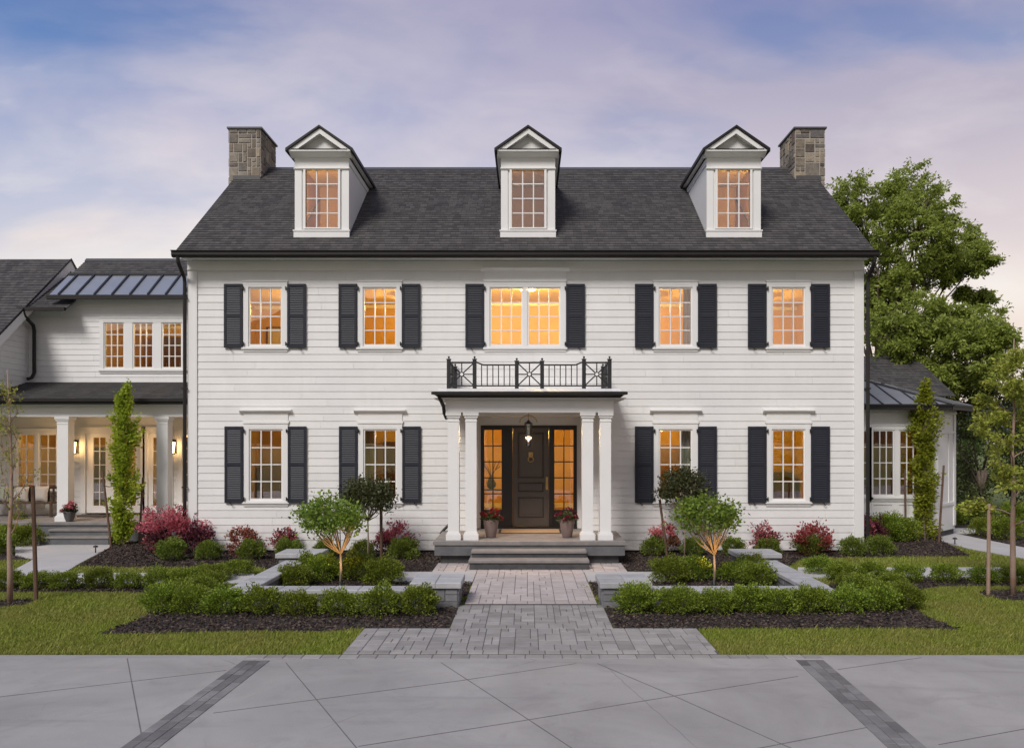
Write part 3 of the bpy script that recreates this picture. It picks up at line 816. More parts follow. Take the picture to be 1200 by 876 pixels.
# ---- entry door and sidelights
EY = .5
mb = MB()
dz = .60
def pxw(a): return PX(a, EY)
fx0, fx1 = pxw(563.5), pxw(676); dx0, dx1 = pxw(600.8), pxw(643.2)
ztop = 3.13
mb.box(fx0, fx1, EY-.02, EY+.10, ztop-.07, ztop)
mb.box(fx0, fx0+.05, EY-.02, EY+.10, dz, ztop-.07); mb.box(fx1-.05, fx1, EY-.02, EY+.10, dz, ztop-.07)
l0, l1 = pxw(589.5), dx0; r0, r1 = dx1, pxw(648)
mb.box(l0, l1-.003, EY-.03, EY+.10, dz, ztop-.07); mb.box(r0+.003, r1, EY-.03, EY+.10, dz, ztop-.07)
mb.box(fx0, fx1, EY-.10, EY+.12, dz-.06, dz-.001)
frame = mb.build('door_surround', 'door_frame', house)
for a, b in ((fx0+.05, l0), (r1, fx1-.05)):
    mb = MB(); gl = MB()
    z0 = dz+.42; mb.box(a, b, EY+.01, EY+.06, dz, z0); mb.box(a+.05, b-.05, EY-.005, EY+.0095, dz+.08, z0-.08)
    mb.box(a, a+.035, EY, EY+.05, z0, ztop-.0705); mb.box(b-.035, b, EY, EY+.05, z0, ztop-.0705)
    mb.box(a+.035, b-.035, EY, EY+.05, ztop-.11, ztop-.071)
    c = (a+b)/2; mb.box(c-.014, c+.014, EY+.005, EY+.045, z0, ztop-.11)
    for k in range(1, 5):
        q = z0+(ztop-.11-z0)*k/5
        mb.box(a+.035, c-.0145, EY+.006, EY+.044, q-.014, q+.014); mb.box(c+.0145, b-.035, EY+.006, EY+.044, q-.014, q+.014)
    gl.box(a+.035, b-.035, EY+.022, EY+.028, z0, ztop-.11)
    sd_ = mb.build('sidelight', 'door_frame', house); gl.build('glass_pane', 'glass', sd_)
mb = MB()
mb.box(dx0, dx1, EY+.02, EY+.065, dz+.01, ztop-.071)
def panel(a, b, z0, z1):
    f = .035
    mb.prism([(EY+.0195, z0), (EY-.012, z0+.012), (EY+.0195, z0+f)], a, b); mb.prism([(EY+.0195, z1-f), (EY-.012, z1-.012), (EY+.0195, z1)], a, b)
    for q, w_ in ((a, 1), (b, -1)): mb.add([(q, EY+.0195, z0), (q+w_*.012, EY-.012, z0+.012), (q+w_*f, EY+.0195, z0+f), (q, EY+.0195, z1), (q+w_*.012, EY-.012, z1-.012), (q+w_*f, EY+.0195, z1-f)], [(0,1,4,3),(1,2,5,4)])
    mb.bbox(a+f+.04, b-f-.04, EY+.008, EY+.0195, z0+f+.04, z1-f-.04, .004)
pa, pb = dx0+.13, dx1-.13
panel(pa, pb, PZ(560, EY), PZ(507, EY)); panel(pa, pb, PZ(576, EY), PZ(565, EY)); panel(pa, pb, PZ(605.5, EY), PZ(582, EY))
door = mb.build('front_door', 'door', house)
mb = MB(); kx, kz = (dx0+dx1)/2, PZ(534, EY)
mb.lathe([(0, 0), (.045, .005), (.05, .02), (.03, .03), (0, .035)], (0, 0, 0), 16)
mb = MB()
mb.bbox(kx-.055, kx+.055, EY-.02, EY+.0, kz-.02, kz+.10, .01)
mb.tube([(kx+.065*math.sin(t), EY-.05-.01*math.cos(t), kz-.02-.07*(1-math.cos(t))*.9+.0) for t in [i*math.pi/8 for i in range(17)]], .013, 8)
mb.tube([(kx, EY-.02, kz+.02), (kx, EY-.06, kz-.0)], .03, 10)
mb.build('door_knocker', 'brass', door, smooth=False)
mb = MB(); hx = dx1-.05; hz = PZ(566, EY)
mb.bbox(hx-.03, hx+.03, EY-.0, EY+.019, hz-.16, hz+.16, .005)
mb.tube([(hx, EY, hz+.07), (hx, EY-.06, hz+.06), (hx, EY-.065, hz-.05), (hx, EY, hz-.07)], .012, 8)
mb.tube([(hx, EY, hz+.12), (hx, EY-.045, hz+.12)], .022, 10)
mb.build('handle', 'brass', door)

# ---- porch: slab, steps, columns, roof, railing
mb = MB()
SX0, SX1, PZ0, PY = -2.03, 2.13, .56, -2.10
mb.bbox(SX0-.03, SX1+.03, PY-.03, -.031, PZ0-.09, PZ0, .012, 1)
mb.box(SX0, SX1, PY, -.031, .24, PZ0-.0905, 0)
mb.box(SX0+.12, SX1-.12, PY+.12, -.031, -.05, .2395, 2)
mb.box(EX0, EX1, -.0305, .60, .3, PZ0+.0, 1)
for i, xx in enumerate((-1.4, -.5, .5, 1.4)): pass
slab = mb.build('porch_slab', ['slate', 'slate_top', 'step_face'], house)
mb = MB(); stx0, stx1 = PX(552, -2.5), PX(687.5, -2.5)
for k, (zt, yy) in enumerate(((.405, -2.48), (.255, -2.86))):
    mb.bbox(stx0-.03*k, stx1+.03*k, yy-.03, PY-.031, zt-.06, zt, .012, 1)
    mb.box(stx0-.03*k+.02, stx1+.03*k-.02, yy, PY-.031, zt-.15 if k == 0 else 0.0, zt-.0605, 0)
mb.build('entry_steps', ['step_face', 'slate_top'], house)
CY = -1.80
def column(parent, x, y, z0, z1, w):
    h = w/2; c = MB()
    c.bbox(x-h+.012, x+h-.012, y-h+.012, y+h-.012, z0+.16, z1-.12, .008)
    c.box(x-h-.03, x+h+.03, y-h-.03, y+h+.03, z0, z0+.12)
    c.box(x-h-.012, x+h+.012, y-h-.012, y+h+.012, z0+.1205, z0+.1595)
    c.box(x-h-.012, x+h+.012, y-h-.012, y+h+.012, z1-.1195, z1-.07); c.box(x-h-.035, x+h+.035, y-h-.035, y+h+.035, z1-.0695, z1-.001)
    c.box(x-h, x+h, y-h, y+h, z1-.20, z1-.18)
    return c.build('column', 'trim', parent)
for a, b in ((523, 539.7), (543.8, 560), (680.5, 697), (701.3, 718)):
    x0, x1 = PX(a, CY-.13), PX(b, CY-.13); column(house, (x0+x1)/2, CY, PZ0, 3.37, .27)
BX0, BX1 = PX(522.5, -1.95), PX(719, -1.95)
mb = MB()
mb.box(BX0, BX1, CY-.16, CY+.16, 3.37, 3.66); mb.box(BX0, BX0+.3, CY+.161, -.051, 3.37, 3.66); mb.box(BX1-.3, BX1, CY+.161, -.051, 3.37, 3.66)
mb.box(BX0-.02, BX1+.02, CY-.18, CY-.1605, 3.62, 3.66)
mb.box(BX0+.301, BX1-.301, CY+.161, -.053, 3.55, 3.58, 1)
mb.box(BX0-.25, BX1+.25, CY-.40, -.051, 3.661, 3.68, 1)
mb.build('porch_beam', ['trim', 'vent'], house)
mb = MB(); px0, px1 = PX(505.5, -2.3), PX(735.5, -2.3)
# black moulded cornice with flared ends
prof = [(-2.16, 3.665), (-2.20, 3.69), (-2.26, 3.735), (-2.33, 3.745), (-2.33, 3.80), (-2.28, 3.815), (-.052, 3.83), (-.052, 3.665)]
n_ = len(prof)
vs = []
for s, xe in ((-1, px0), (1, px1)):
    for y, z in prof:
        out = (-y-2.16)/.17 if y < -2 else (z-3.665)/.16 if z > 3.7 else 0
        out = max(0, min(1, out)); vs.append((xe - s*(1-out)*.17, y, z))
mb.add(vs, [tuple(range(n_)), tuple(range(2*n_-1, n_-1, -1))] + [(i, n_+i, n_+(i+1) % n_, (i+1) % n_) for i in range(n_)])
mb.build('porch_cornice', 'gutter', house)
mb = MB(); mb.prism([(-2.22, 3.817), (-1.86, 3.90), (-.053, 3.93), (-.053, 3.831)], px0+.12, px1-.12); mb.build('porch_roof', 'trim', house)
mb = MB(); mb.tube([(px0+.16, -2.2, 3.70), (px0+.20, -2.15, 3.6), (BX0-.05, -1.95, 3.5), (BX0-.04, -1.9, 3.36), (BX0-.01, -1.72, 3.25)], .04, 8)
mb.build('porch_downspout', 'gutter', house); mb = MB()
mb.tube([(BX0+.0, -.12, 3.5), (BX0-.04, -.12, .95), (BX0-.10, -.12, .72), (BX0-.22, -.14, .60), (BX0-.3, -.2, .5)], .035, 8)
mb.build('porch_downspout', 'gutter', house)
# railing
ra, zr0, zr1 = MB(), 3.955, 4.47
RY = -1.72
def X(p): return PX(p, RY)
posts = [X(p) for p in (526, 556.2, 605.6, 635.3, 684.3, 714.3)]
def post(x, y, h, w=.085):
    ra.bbox(x-w/2, x+w/2, y-w/2, y+w/2, zr0-.08, zr0+h, .004)
    ra.box(x-w/2-.01, x+w/2+.01, y-w/2-.01, y+w/2+.01, zr0+h+.001, zr0+h+.015)
    ra.lathe([(.012, 0), (.010, .012), (.024, .028), (.026, .042), (.016, .058), (0, .062)], (x, y, zr0+h+.0155), 10)
for i, x in enumerate(posts): post(x, RY, .60 if i in (0, 1, 4, 5) else .56)
def bar(p, q, r=.014): ra.tube([p, q], r, 6)
def sunburst(x0, x1, y, z0, z1, d='x'):
    c = ((x0+x1)/2, (z0+z1)/2)
    P_ = (lambda a, z: (a, y, z)) if d == 'x' else (lambda a, z: (y, a, z))
    pts = [(x0, z0), (x1, z1), (x0, z1), (x1, z0), (c[0], z0), (c[0], z1), (x0, c[1]), (x1, c[1])]
    for i in range(0, 8, 2): bar(P_(*pts[i]), P_(*pts[i+1]), .014)
    ra.tube([P_(c[0]+.045*math.cos(t), c[1]+.045*math.sin(t)) for t in [k*math.pi/8 for k in range(17)]], .013, 6)
    return c
ros = []
for i in range(5):
    a, b = posts[i]+.03, posts[i+1]-.03
    ra.box(a, b, RY-.016, RY+.016, zr0, zr0+.03)
    if i in (0, 2, 4):
        ra.box(a, b, RY-.018, RY+.018, zr1, zr1+.035); ros.append((sunburst(a, b, RY, zr0+.03, zr1), 0))
    else:
        zz = zr1-.05
        s0, s1 = (a, a+.16) if i == 1 else (b, b-.16)
        oth = b if i == 1 else a
        ra.box(min(s1, oth), max(s1, oth), RY-.018, RY+.018, zz, zz+.032)
        bar((s0, RY, zr1+.03), (s1, RY, zz+.016), .017)
        n = 6
        for k in range(1, n+1):
            x = a+(b-a)*k/(n+1); bar((x, RY, zr0+.03), (x, RY, zz+ (.03 if (i == 1 and k == 1) or (i == 3 and k == n) else 0)), .0125)
for s, x in ((-1, posts[0]), (1, posts[-1])):
    post(x, -.12, .58); post(x, -.9, .56, .045)
    ra.box(x-.016, x+.016, -1.69, -.15, zr0, zr0+.03); ra.box(x-.018, x+.018, -1.69, -.15, zr1, zr1+.035)
    sunburst(-1.69, -.93, x, zr0+.03, zr1, 'y')
    for k in range(1, 5):
        y = -.9+.75*k/5; bar((x, y, zr0+.03), (x, y, zr1), .0125)
rail = ra.build('balcony_railing', 'iron', house)
mb = MB()
for (cx_, cz_), _ in ros:
    mb.tube([(cx_, RY-.022, cz_), (cx_, RY+.022, cz_)], .036, 14)
mb.build('rosette', 'trim', rail)

# ---- LEFT WING
LWY = 4.3
def lx(p): return PX(p, LWY)
UWX = [lx(134), lx(168.2), lx(201.8)]
window(lx(168), LWY, 4.88, .61, 1.37, units=3, mull=.245, casing=.12)
wx = lx(168); twd = 3*.61+2*.245
holesU = [(wx-twd/2, wx+twd/2, 4.88, 6.25)]; hsU = [(wx-twd/2-.12, wx+twd/2+.12, 4.85, 6.37)]
# doors: three glazed leaves
FZ = .60
doors = [lx(116.5), lx(158), lx(180)]
holesL, hsL = [], []
def glazed_door(x, w=.80, h=2.36, gw=.36):
    f = MB(); c = .14
    f.bbox(x-w/2-c, x-w/2, LWY-.04, LWY+.06, FZ, FZ+h+c, .005); f.bbox(x+w/2, x+w/2+c, LWY-.04, LWY+.06, FZ, FZ+h+c, .005); f.box(x-w/2, x+w/2, LWY-.038, LWY+.06, FZ+h, FZ+h+c)
    f.box(x-w/2-c-.03, x+w/2+c+.03, LWY-.06, LWY, FZ+h+c+.001, FZ+h+c+.05)
    fo = f.build('door_casing', 'trim', house)
    d = MB(); g = MB()
    z0, z1 = FZ+.22, FZ+h-.12
    wall(d, x-w/2+.003, x+w/2-.003, FZ+.01, FZ+h-.003, [(x-gw/2, x+gw/2, z0, z1)], LWY+.005, LWY+.05)
    d.box(x-.012, x+.012, LWY+.008, LWY+.045, z0, z1)
    for k in range(1, 5):
        q = z0+(z1-z0)*k/5
        d.box(x-gw/2, x-.0125, LWY+.009, LWY+.044, q-.011, q+.011); d.box(x+.0125, x+gw/2, LWY+.009, LWY+.044, q-.011, q+.011)
    do = d.build('glazed_door', 'muntin', house)
    g.box(x-gw/2, x+gw/2, LWY+.024, LWY+.03, z0, z1); g.build('glass_pane', 'glass', do)
    hh = MB(); hh.box(x+w/2-.10, x+w/2-.06, LWY-.006, LWY+.004, FZ+.95, FZ+1.15); hh.tube([(x+w/2-.08, LWY-.004, FZ+1.02), (x+w/2-.08, LWY-.05, FZ+1.02), (x+w/2-.18, LWY-.05, FZ+1.02)], .009, 6); hh.build('handle', 'iron', do)
    holesL.append((x-w/2, x+w/2, FZ-.1, FZ+h)); hsL.append((x-w/2-c, x+w/2+c, FZ-.1, FZ+h+c))
glazed_door(doors[0]); 
glazed_door((doors[1]+doors[2])/2-.42, .62, 2.36, .32); glazed_door((doors[1]+doors[2])/2+.42, .62, 2.36, .32)
def lwin(px0_, px1_, py0, py1, **k):
    x = lx((px0_+px1_)/2); u = k.get('units', 1); mu_ = .11
    w = ((px1_-px0_)/39.5 - (u-1)*mu_)/u; z0, z1 = PZ(py1, LWY), PZ(py0, LWY)
    window(x, LWY, z0, w, z1-z0, casing=.12, **k)
    t = u*w+(u-1)*mu_
    holesL.append((x-t/2, x+t/2, z0, z1)); hsL.append((x-t/2-.12, x+t/2+.12, z0-.03, z1+.12))
lwin(20.5, 67, 508, 573, units=2, cols=2, rows=4)
lwin(214, 230, 508, 589, units=1, cols=2, rows=5)
mb = MB(); siding(mb, -14.8, HX0, 4.3, 6.72, hsU, Matrix.Translation((0, LWY, 0)), ex=.165)
siding(mb, -20, HX0-.0, FZ, 3.75, hsL, Matrix.Translation((0, LWY, 0)), ex=.165)
# gable end of the far wing, facing +x
GX, GY, GZ = -14.8, 6.07, 8.50
slope = .805
TG = Matrix.Translation((GX, 0, 0)) @ Matrix.Rotation(R(90), 4, 'Z')
def gcl(z):
    h = (GZ-.12-z)/slope
    return [(max(GY-h, 1.35), min(GY+h, 9.5))] if h > .05 else []
siding(mb, 0, 10, 4.3, 8.3, [], TG, ex=.165, clip=gcl)
mb.build('wing_siding', 'siding', house)
mb = MB(); wall(mb, -20, HX0-.001, FZ-.05, 4.0, holesL, LWY+.001, LWY+.16); wall(mb, -14.8, HX0-.001, 4.001, 6.85, holesU, LWY+.001, LWY+.16)
mb.prism([(1.35, 4.2), (1.35, 4.65), (GY, GZ-.12), (9.5, 4.65+1.0), (9.5, 4.2)], GX-.16, GX-.001)
mb.box(GX-.2, -8.3, 8.7, 8.86, 0, 6.5); mb.box(-20, GX-.21, 9.34, 9.5, 0, 5.5)
mb.build('wing_wall', 'trim', house)
mb = MB()
mb.box(-13.8, HX0-.001, LWY-.05, LWY, 6.721, 6.92); mb.box(-14.79, -13.801, LWY-.045, LWY, 6.45, 6.62)
mb.box(HX0-.12, HX0-.002, LWY-.046, LWY-.001, 4.4, 6.72)
# white rakes of the gable
for z_, t_ in ((0, .19),):
    mb.prism([(GY, GZ-.005), (GY, GZ-.36), (1.05, 4.13), (1.05, 4.485)], GX+.16, GX+.275); mb.prism([(GY, GZ-.03), (GY, GZ-.08), (1.05, 4.40), (1.05, 4.45)], GX+.001, GX+.159)
    mb.prism([(GY, GZ-.005), (GY, GZ-.36), (9.6, GZ-.36-(9.6-GY)*slope), (9.6, GZ-.005-(9.6-GY)*slope)], GX+.16, GX+.275)
mb.build('wing_trim', 'trim', house)
mb = MB()
roof_plane(mb, -23, GX+.28, 1.0, 4.45, GY, GZ, ex=.16); roof_plane(mb, -23, GX+.28, 11, GZ-(11-GY)*slope, GY, GZ, ex=.5)
mb.build('gable_roof', 'shingle', house, uv=True)
mb = MB(); mb.prism([(.98, 4.40), (.98, 4.47), (GY, GZ+.045), (GY, GZ-.02)], GX+.281, GX+.30); mb.prism([(GY, GZ+.045), (GY, GZ-.02), (9.6, GZ-.06-(9.6-GY)*slope), (9.6, GZ-(9.6-GY)*slope)], GX+.281, GX+.30)
mb.box(GX-9, GX+.29, .90, .99, 4.36, 4.48)
mb.box(-14.72, -13.35, 3.60, 3.70, 6.50, 6.60)
mb.box(-13.98, HX0-.1, 3.80, 3.90, 6.86, 6.985)
mb.build('wing_gutter', 'gutter', house)
mb = MB()
roof_plane(mb, -13.85, HX0, 4.85, 7.745, 5.75, 8.40); roof_plane(mb, -13.85, HX0, 9.0, 6.3, 5.75, 8.40, ex=.5)
roof_plane(mb, -14.8, -13.35, 3.65, 6.50, 5.70, 7.84)
mb.build('upper_roof', 'shingle', house, uv=True)
mb = MB(); mb.prism([(5.65, 8.37), (5.75, 8.47), (5.85, 8.37)], -13.87, HX0); mb.build('wing_ridge', 'zinc', house)
mb = MB()
x0, x1 = -13.93, HX0-.08
mb.prism([(3.85, 6.95), (3.85, 6.98), (4.87, 7.76), (4.87, 7.72)], x0, x1)
n = 14; sw = .52
for k in range(n):
    x = x1-.12-k*sw
    if x < x0: break
    mb.prism([(3.85, 6.98), (3.835, 7.03), (4.855, 7.81), (4.87, 7.76)], x-.022, x+.022, 1)
mb.box(x0, x1, 4.84, 4.90, 7.765, 7.83, 1)
mb.build('metal_roof', ['metal_roof', 'seam'], house)
# porch of the wing
mb = MB(); roof_plane(mb, -21, HX0-.09, 2.0, 3.86, LWY-.03, 4.46, ex=.16)
mb.build('wing_porch_roof', 'shingle', house, uv=True)
mb = MB(); mb.box(-21, HX0-.09, 1.92, 2.0, 3.72, 3.86); mb.box(-21, HX0-.09, 1.86, 1.919, 3.80, 3.875)
mb.build('wing_porch_gutter', 'gutter', house)
mb = MB(); mb.box(-21, HX0-.01, 2.25, 2.55, 3.40, 3.72); mb.box(-21, HX0-.01, 2.0, 2.249, 3.69, 3.719); mb.box(-21, HX0-.01, 2.551, LWY-.03, 3.50, 3.53, 1)
mb.box(-21, HX0-.01, 2.23, 2.2495, 3.40, 3.44)
mb.build('wing_porch_beam', ['trim', 'vent'], house)
for p in (73.3, 190):
    column(house, PX(p, 2.25), 2.4, .56, 3.40, .33)
column(house, -16.4, 2.4, .56, 3.40, .33); 
mb = MB(); mb.bbox(-21, HX0-.02, 2.05, LWY-.001, .48, .56, .012, 1); mb.box(-21, HX0-.02, 2.09, LWY, -.05, .4795, 0)
x0, x1 = PX(55, 1.6), PX(133, 1.6)
for k, (zt, yy) in enumerate(((.405, 1.68), (.255, 1.30))):
    mb.bbox(x0-.04*k, x1+.04*k, yy-.03, 2.089, zt-.05, zt, .01, 1); mb.box(x0+.02-.04*k, x1-.02+.04*k, yy, 2.089, 0 if k else .256, zt-.0505, 0)
mb.build('wing_porch_floor', ['slate', 'slate_top'], house)
mb = MB(); gx = -14.55
mb.tube([(gx, 3.62, 6.5), (gx, 3.7, 6.35), (gx-.02, 4.15, 6.15), (gx-.02, 4.2, 6.0), (gx-.02, 4.2, 4.75), (gx-.04, 4.12, 4.6), (gx-.1, 4.0, 4.55)], .05, 8)
mb.build('wing_downspout', 'gutter', house)

# ---- RIGHT BAY
BY = 2.8
def bx(p): return PX(p, BY)
bw, bz0, bz1 = .60, PZ(581, BY), PZ(503.5, BY)
xs_ = [bx(1034.8), bx(1066.5)]
window(bx(1050.5), BY, bz0, .62, bz1-bz0, units=2, mull=.13, casing=.12, cols=3, rows=4)
window(bx(1004.5), BY, bz0, .62, bz1-bz0, units=1, casing=.08, cols=3, rows=4)
tb_ = 2*.62+.13; cxb = bx(1050.5)
mb = MB(); hb = [(cxb-tb_/2, cxb+tb_/2, bz0, bz1), (bx(1004.5)-.31, bx(1004.5)+.31, bz0, bz1)]
XB1 = bx(1098)
wall(mb, HX1, XB1, .2, 3.75, hb, BY+.001, BY+.15)
# angled corner wall and return
a = Vector((XB1, BY)); b = Vector((XB1+1.05, BY+1.05))
ang = math.atan2(1.05, 1.05); Tb = Matrix.Translation((XB1, BY, 0)) @ Matrix.Rotation(ang, 4, 'Z')
LB = 1.485
wall(mb, 0, LB, .2, 3.75, [], .001, .15, Tb)
mb.box(XB1+.9, XB1+1.05, BY+1.06, 7.5, .2, 3.75); mb.box(HX1, XB1+.89, 7.35, 7.5, .2, 3.75)
for x, T_ in ((0, Tb), (LB-.16, Tb)): mb.bbox(x+.005, x+.16, -.03, 0, .3, 3.5, .004, T=T_)
mb.box(.17, LB-.17, -.025, 0, 2.95, 3.02, T=Tb); mb.box(.17, LB-.17, -.025, 0, .9, .98, T=Tb); mb.box(LB*.62, LB*.62+.05, -.02, 0, .98, 2.95, T=Tb)
mb.box(0.005, LB, -.035, 0, 3.50, 3.72, T=Tb)
mb.box(HX1, XB1, BY-.035, BY, 3.50, 3.72)
for x0, x1 in ((HX1+.03, bx(1012)), (bx(1021), bx(1047)), (bx(1051), bx(1078))):
    mb.box(x0, x1, BY-.02, BY-.0, bz0-.62, bz0-.56); mb.box(x0, x1, BY-.02, BY-.0, bz0-.24, bz0-.18)
    mb.box(x0, x0+.05, BY-.02, BY, bz0-.56, bz0-.24); mb.box(x1-.05, x1, BY-.02, BY, bz0-.56, bz0-.24)
mb.bbox(XB1-.17, XB1-.002, BY-.03, BY, .3, 3.5, .004)
mb.build('bay_wall', 'trim', house)
# bay hip roof
mb = MB(); ov = .42
e0 = Vector((HX1+.05, BY-ov, 3.73)); e1 = Vector((XB1+.17, BY-ov, 3.73)); e2 = Vector((XB1+1.05+ov, BY+.88, 3.73)); e3 = Vector((XB1+1.05+ov, 7.9, 3.73))
apx = Vector((9.3, 5.5, 4.93)); ap0 = Vector((HX1+.05, 5.5, 4.93))
for tri in ((e0, e1, apx, ap0), (e1, e2, apx), (e2, e3, apx)):
    mb.poly([tuple(p) for p in tri])
    mb.poly([tuple(p-Vector((0, 0, .03))) for p in reversed(tri)])
def seam(p, q, r=.022): mb.tube([p+Vector((0, 0, .015)), q+Vector((0, 0, .015))], r, 5, 1)
for k in range(1, 8):
    x = e0.x+k*.5
    if x >= e1.x: break
    t = 1.0 if x <= apx.x else (e1.x-x)/(e1.x-apx.x)
    q = Vector((x, e0.y+(apx.y-e0.y)*t, 3.73+1.2*t)); seam(Vector((x, e0.y, 3.73)), q)
for k in range(1, 4):
    p = e1.lerp(e2, k/4); m_ = e1.lerp(e2, .5); dirv = (apx-m_); t = 1-abs(k/4-.5)*2*.999; seam(p, p+dirv*max(t*.98, .1))
for k in range(1, 8):
    p = e2.lerp(e3, k/8); t = min(k/8/.4, (1-k/8)/.6, 1); seam(p, p+Vector((apx.x-e2.x, 0, 1.2))*t*.98)
seam(e1, apx, .03); seam(e2, apx, .03)
mb.build('bay_roof', ['metal_roof', 'seam'], house)
mb = MB()
for p, q in ((e0, e1), (e1, e2), (e2, e3)):
    d = (q-p); L_ = d.length; an = math.atan2(d.y, d.x); T_ = Matrix.Translation(p) @ Matrix.Rotation(an, 4, 'Z')
    mb.box(0, L_, -.06, .02, -.14, .0, T=T_); mb.box(0, L_, -.09, -.0605, -.04, .015, T=T_)
mb.slab([(HX1+.05, BY-ov), (e1.x, e1.y), (e2.x, e2.y), (e3.x, e3.y), (HX1+.05, 7.9)], 3.665, 3.695)
mb.build('bay_gutter', 'gutter', house)
mb = MB(); roof_plane(mb, HX1+.05, PX(1076, 8.5), 6.0, 4.15, 8.8, 5.70); roof_plane(mb, HX1+.05, PX(1076, 8.5), 12, 4.0, 8.8, 5.70, ex=.5)
mb.build('rear_roof', 'shingle', house, uv=True)
mb = MB(); mb.prism([(6.2, 0), (6.2, 4.15), (8.8, 5.6), (11.8, 4.0), (11.8, 0)], PX(1068, 8.5)-.2, PX(1068, 8.5)); mb.box(HX1, PX(1068, 8.5)-.21, 11.6, 11.8, 0, 4); mb.build('rear_wall', 'trim', house)
mb = MB(); mb.box(HX1, XB1-.02, BY+.02, 7.4, -.05, .199); mb.slab([(XB1-.01, BY+.03), (XB1+1.0, BY+1.04), (XB1+1.0, 7.4), (XB1-.01, 7.4)], -.05, .199); mb.build('bay_foundation', 'step_face', house)

# ------------------------------------------------------------------ GROUND
def ground_obj(name, polys, z0, z1, m, kind='structure', uv=False):
    mb = MB()
    for p in polys: mb.slab(p, z0, z1)
    return tag(mb.build(name, m), kind=kind)
mb = MB(); mb.poly([(-400, -400, -.12), (400, -400, -.12), (400, 900, -.12), (-400, 900, -.12)]); tag(mb.build('ground', 'far_ground'), kind='structure')
mb = MB(); mb.box(-40, 40, -9.5, 60, -.119, 0); tag(mb.build('lawn', 'grass_ground'), kind='structure')
DY = -9.52
tag((lambda b: (b.box(-40, 40, -24, DY, -.118, .012), b.build('driveway', 'concrete'))[1])(MB()), kind='structure')

path_l = [G(*p) for p in ((16,637),(129,637),(128,642),(92,661),(64,671),(298,672),(298,683.5),(-200,683.5),(-200,671),(8,665),(40,655),(16,650))]
path_r = [G(*p) for p in ((1103,619),(1144,619),(1143,624.5),(1118,625),(1290,652),(1290,664),(1155,664),(1420,665),(1420,676.5),(935,676.5),(935,665),(1098,665),(1205,654),(1137,643.5),(1103,634))]
path_l = [G(*p) for p in ((18,637),(129,637),(128,642),(92,661),(75,671.5),(298,672),(298,683.5),(-260,683.5),(-260,672),(10,671.5),(40,655),(18,650))]
path_r1 = [G(*p) for p in ((1103,619),(1144,619),(1143,624.5),(1118,625),(1300,662),(1300,672),(1137,643.5),(1103,634))]
path_r2 = [G(*p) for p in ((935,665),(1420,665),(1420,676.5),(935,676.5))]
PATHS = [path_l, path_r1, path_r2]
pad_l = [(-2.6, -4.25), (-1.05, -4.25), (-1.05, -3.1), (-2.6, -3.1)]; pad_r = [(1.17, -4.25), (2.75, -4.25), (2.75, -3.1), (1.17, -3.1)]
mb = MB()
for p in PATHS: mb.slab(p, -.05, .045)
tag(mb.build('path', 'path'), kind='structure')
mb = MB()
for p in (pad_l, pad_r): mb.slab(p, -.05, .05)
tag(mb.build('side_path', 'path'), kind='structure')
# mulch beds
WX0, WX1 = -4.95, 5.08
bed_l = [G(92,662.5), G(150,664), G(230,664), G(290,661), (WX0, -3.2), (WX0+.03, -6.5), (-1.9, -6.5), (-1.06, -5.7), (-1.06, -4.25), (-2.6, -4.25), (-2.6, -3.1), (-1.98, -3.1), (-1.98, -.02), (-8.2, -.02), (-8.3, 2.05), G(136, 628), G(130, 641)]
bed_r = [(1.18, -4.25), (1.18, -5.7), (2.0, -6.5), (WX1-.03, -6.5), (WX1, -3.2), G(940, 654), G(998, 652.5), G(1137, 651), G(1105, 634), G(1103, 617), (11.4, 2.8), (8.2, 2.75), (8.15, -.02), (2.08, -.02), (2.08, -3.1), (2.75, -3.1), (2.75, -4.25)]
front_l = [G(118,742), G(135,735), G(165,724), G(190,712), G(205,697), G(150,693), G(-260,694), G(-260,682.5), G(245,683), (WX0-.4, -4.9), (WX0-.5, -4.3), (WX0, -3.6), (WX0, -6.65), (-1.05, -6.65), (-1.15, -8.1), (-2.35, -8.1), G(380, 739.5), G(300, 738.5), G(205, 740.5), G(160, 742)]
front_r = [G(1124,737), G(1110,731), G(1085,722), G(1072,710), G(1062,694), G(1100,686.5), G(1420,685), G(1420,675.5), G(985,676), (WX1+.4, -4.9), (WX1+.5, -4.3), (WX1, -3.6), (WX1, -6.65), (1.17, -6.65), (1.27, -8.1), (2.47, -8.1), G(900, 735.5), G(1000, 735.5), G(1060, 735)]
far_bed_r = [G(1118,625.5), G(1146, 624.5), G(1146, 618.5), G(1104, 618.5), (12.6, 3.9), (12.6, 12), (34, 12), (34, -2.2), G(1300, 661)]
small_l = [G(-260,658), G(38,655.5), G(16,650), G(16,636), (-13.2, 2.0), (-22, 2.0)]
MULCH = [bed_l, bed_r, front_l, front_r, far_bed_r, small_l]
def disc(cx, cy, r, n=18): return [(cx+r*math.cos(2*math.pi*k/n)*(1+.06*math.sin(3*k)), cy+r*math.sin(2*math.pi*k/n)) for k in range(n)]
MULCH += [disc(*G(1186, 697), .5), disc(*G(12, 706), .32)]
mb = MB()
for p in MULCH: mb.slab(p, -.05, .026)
tag(mb.build('mulch_ground', 'soil'), kind='structure')

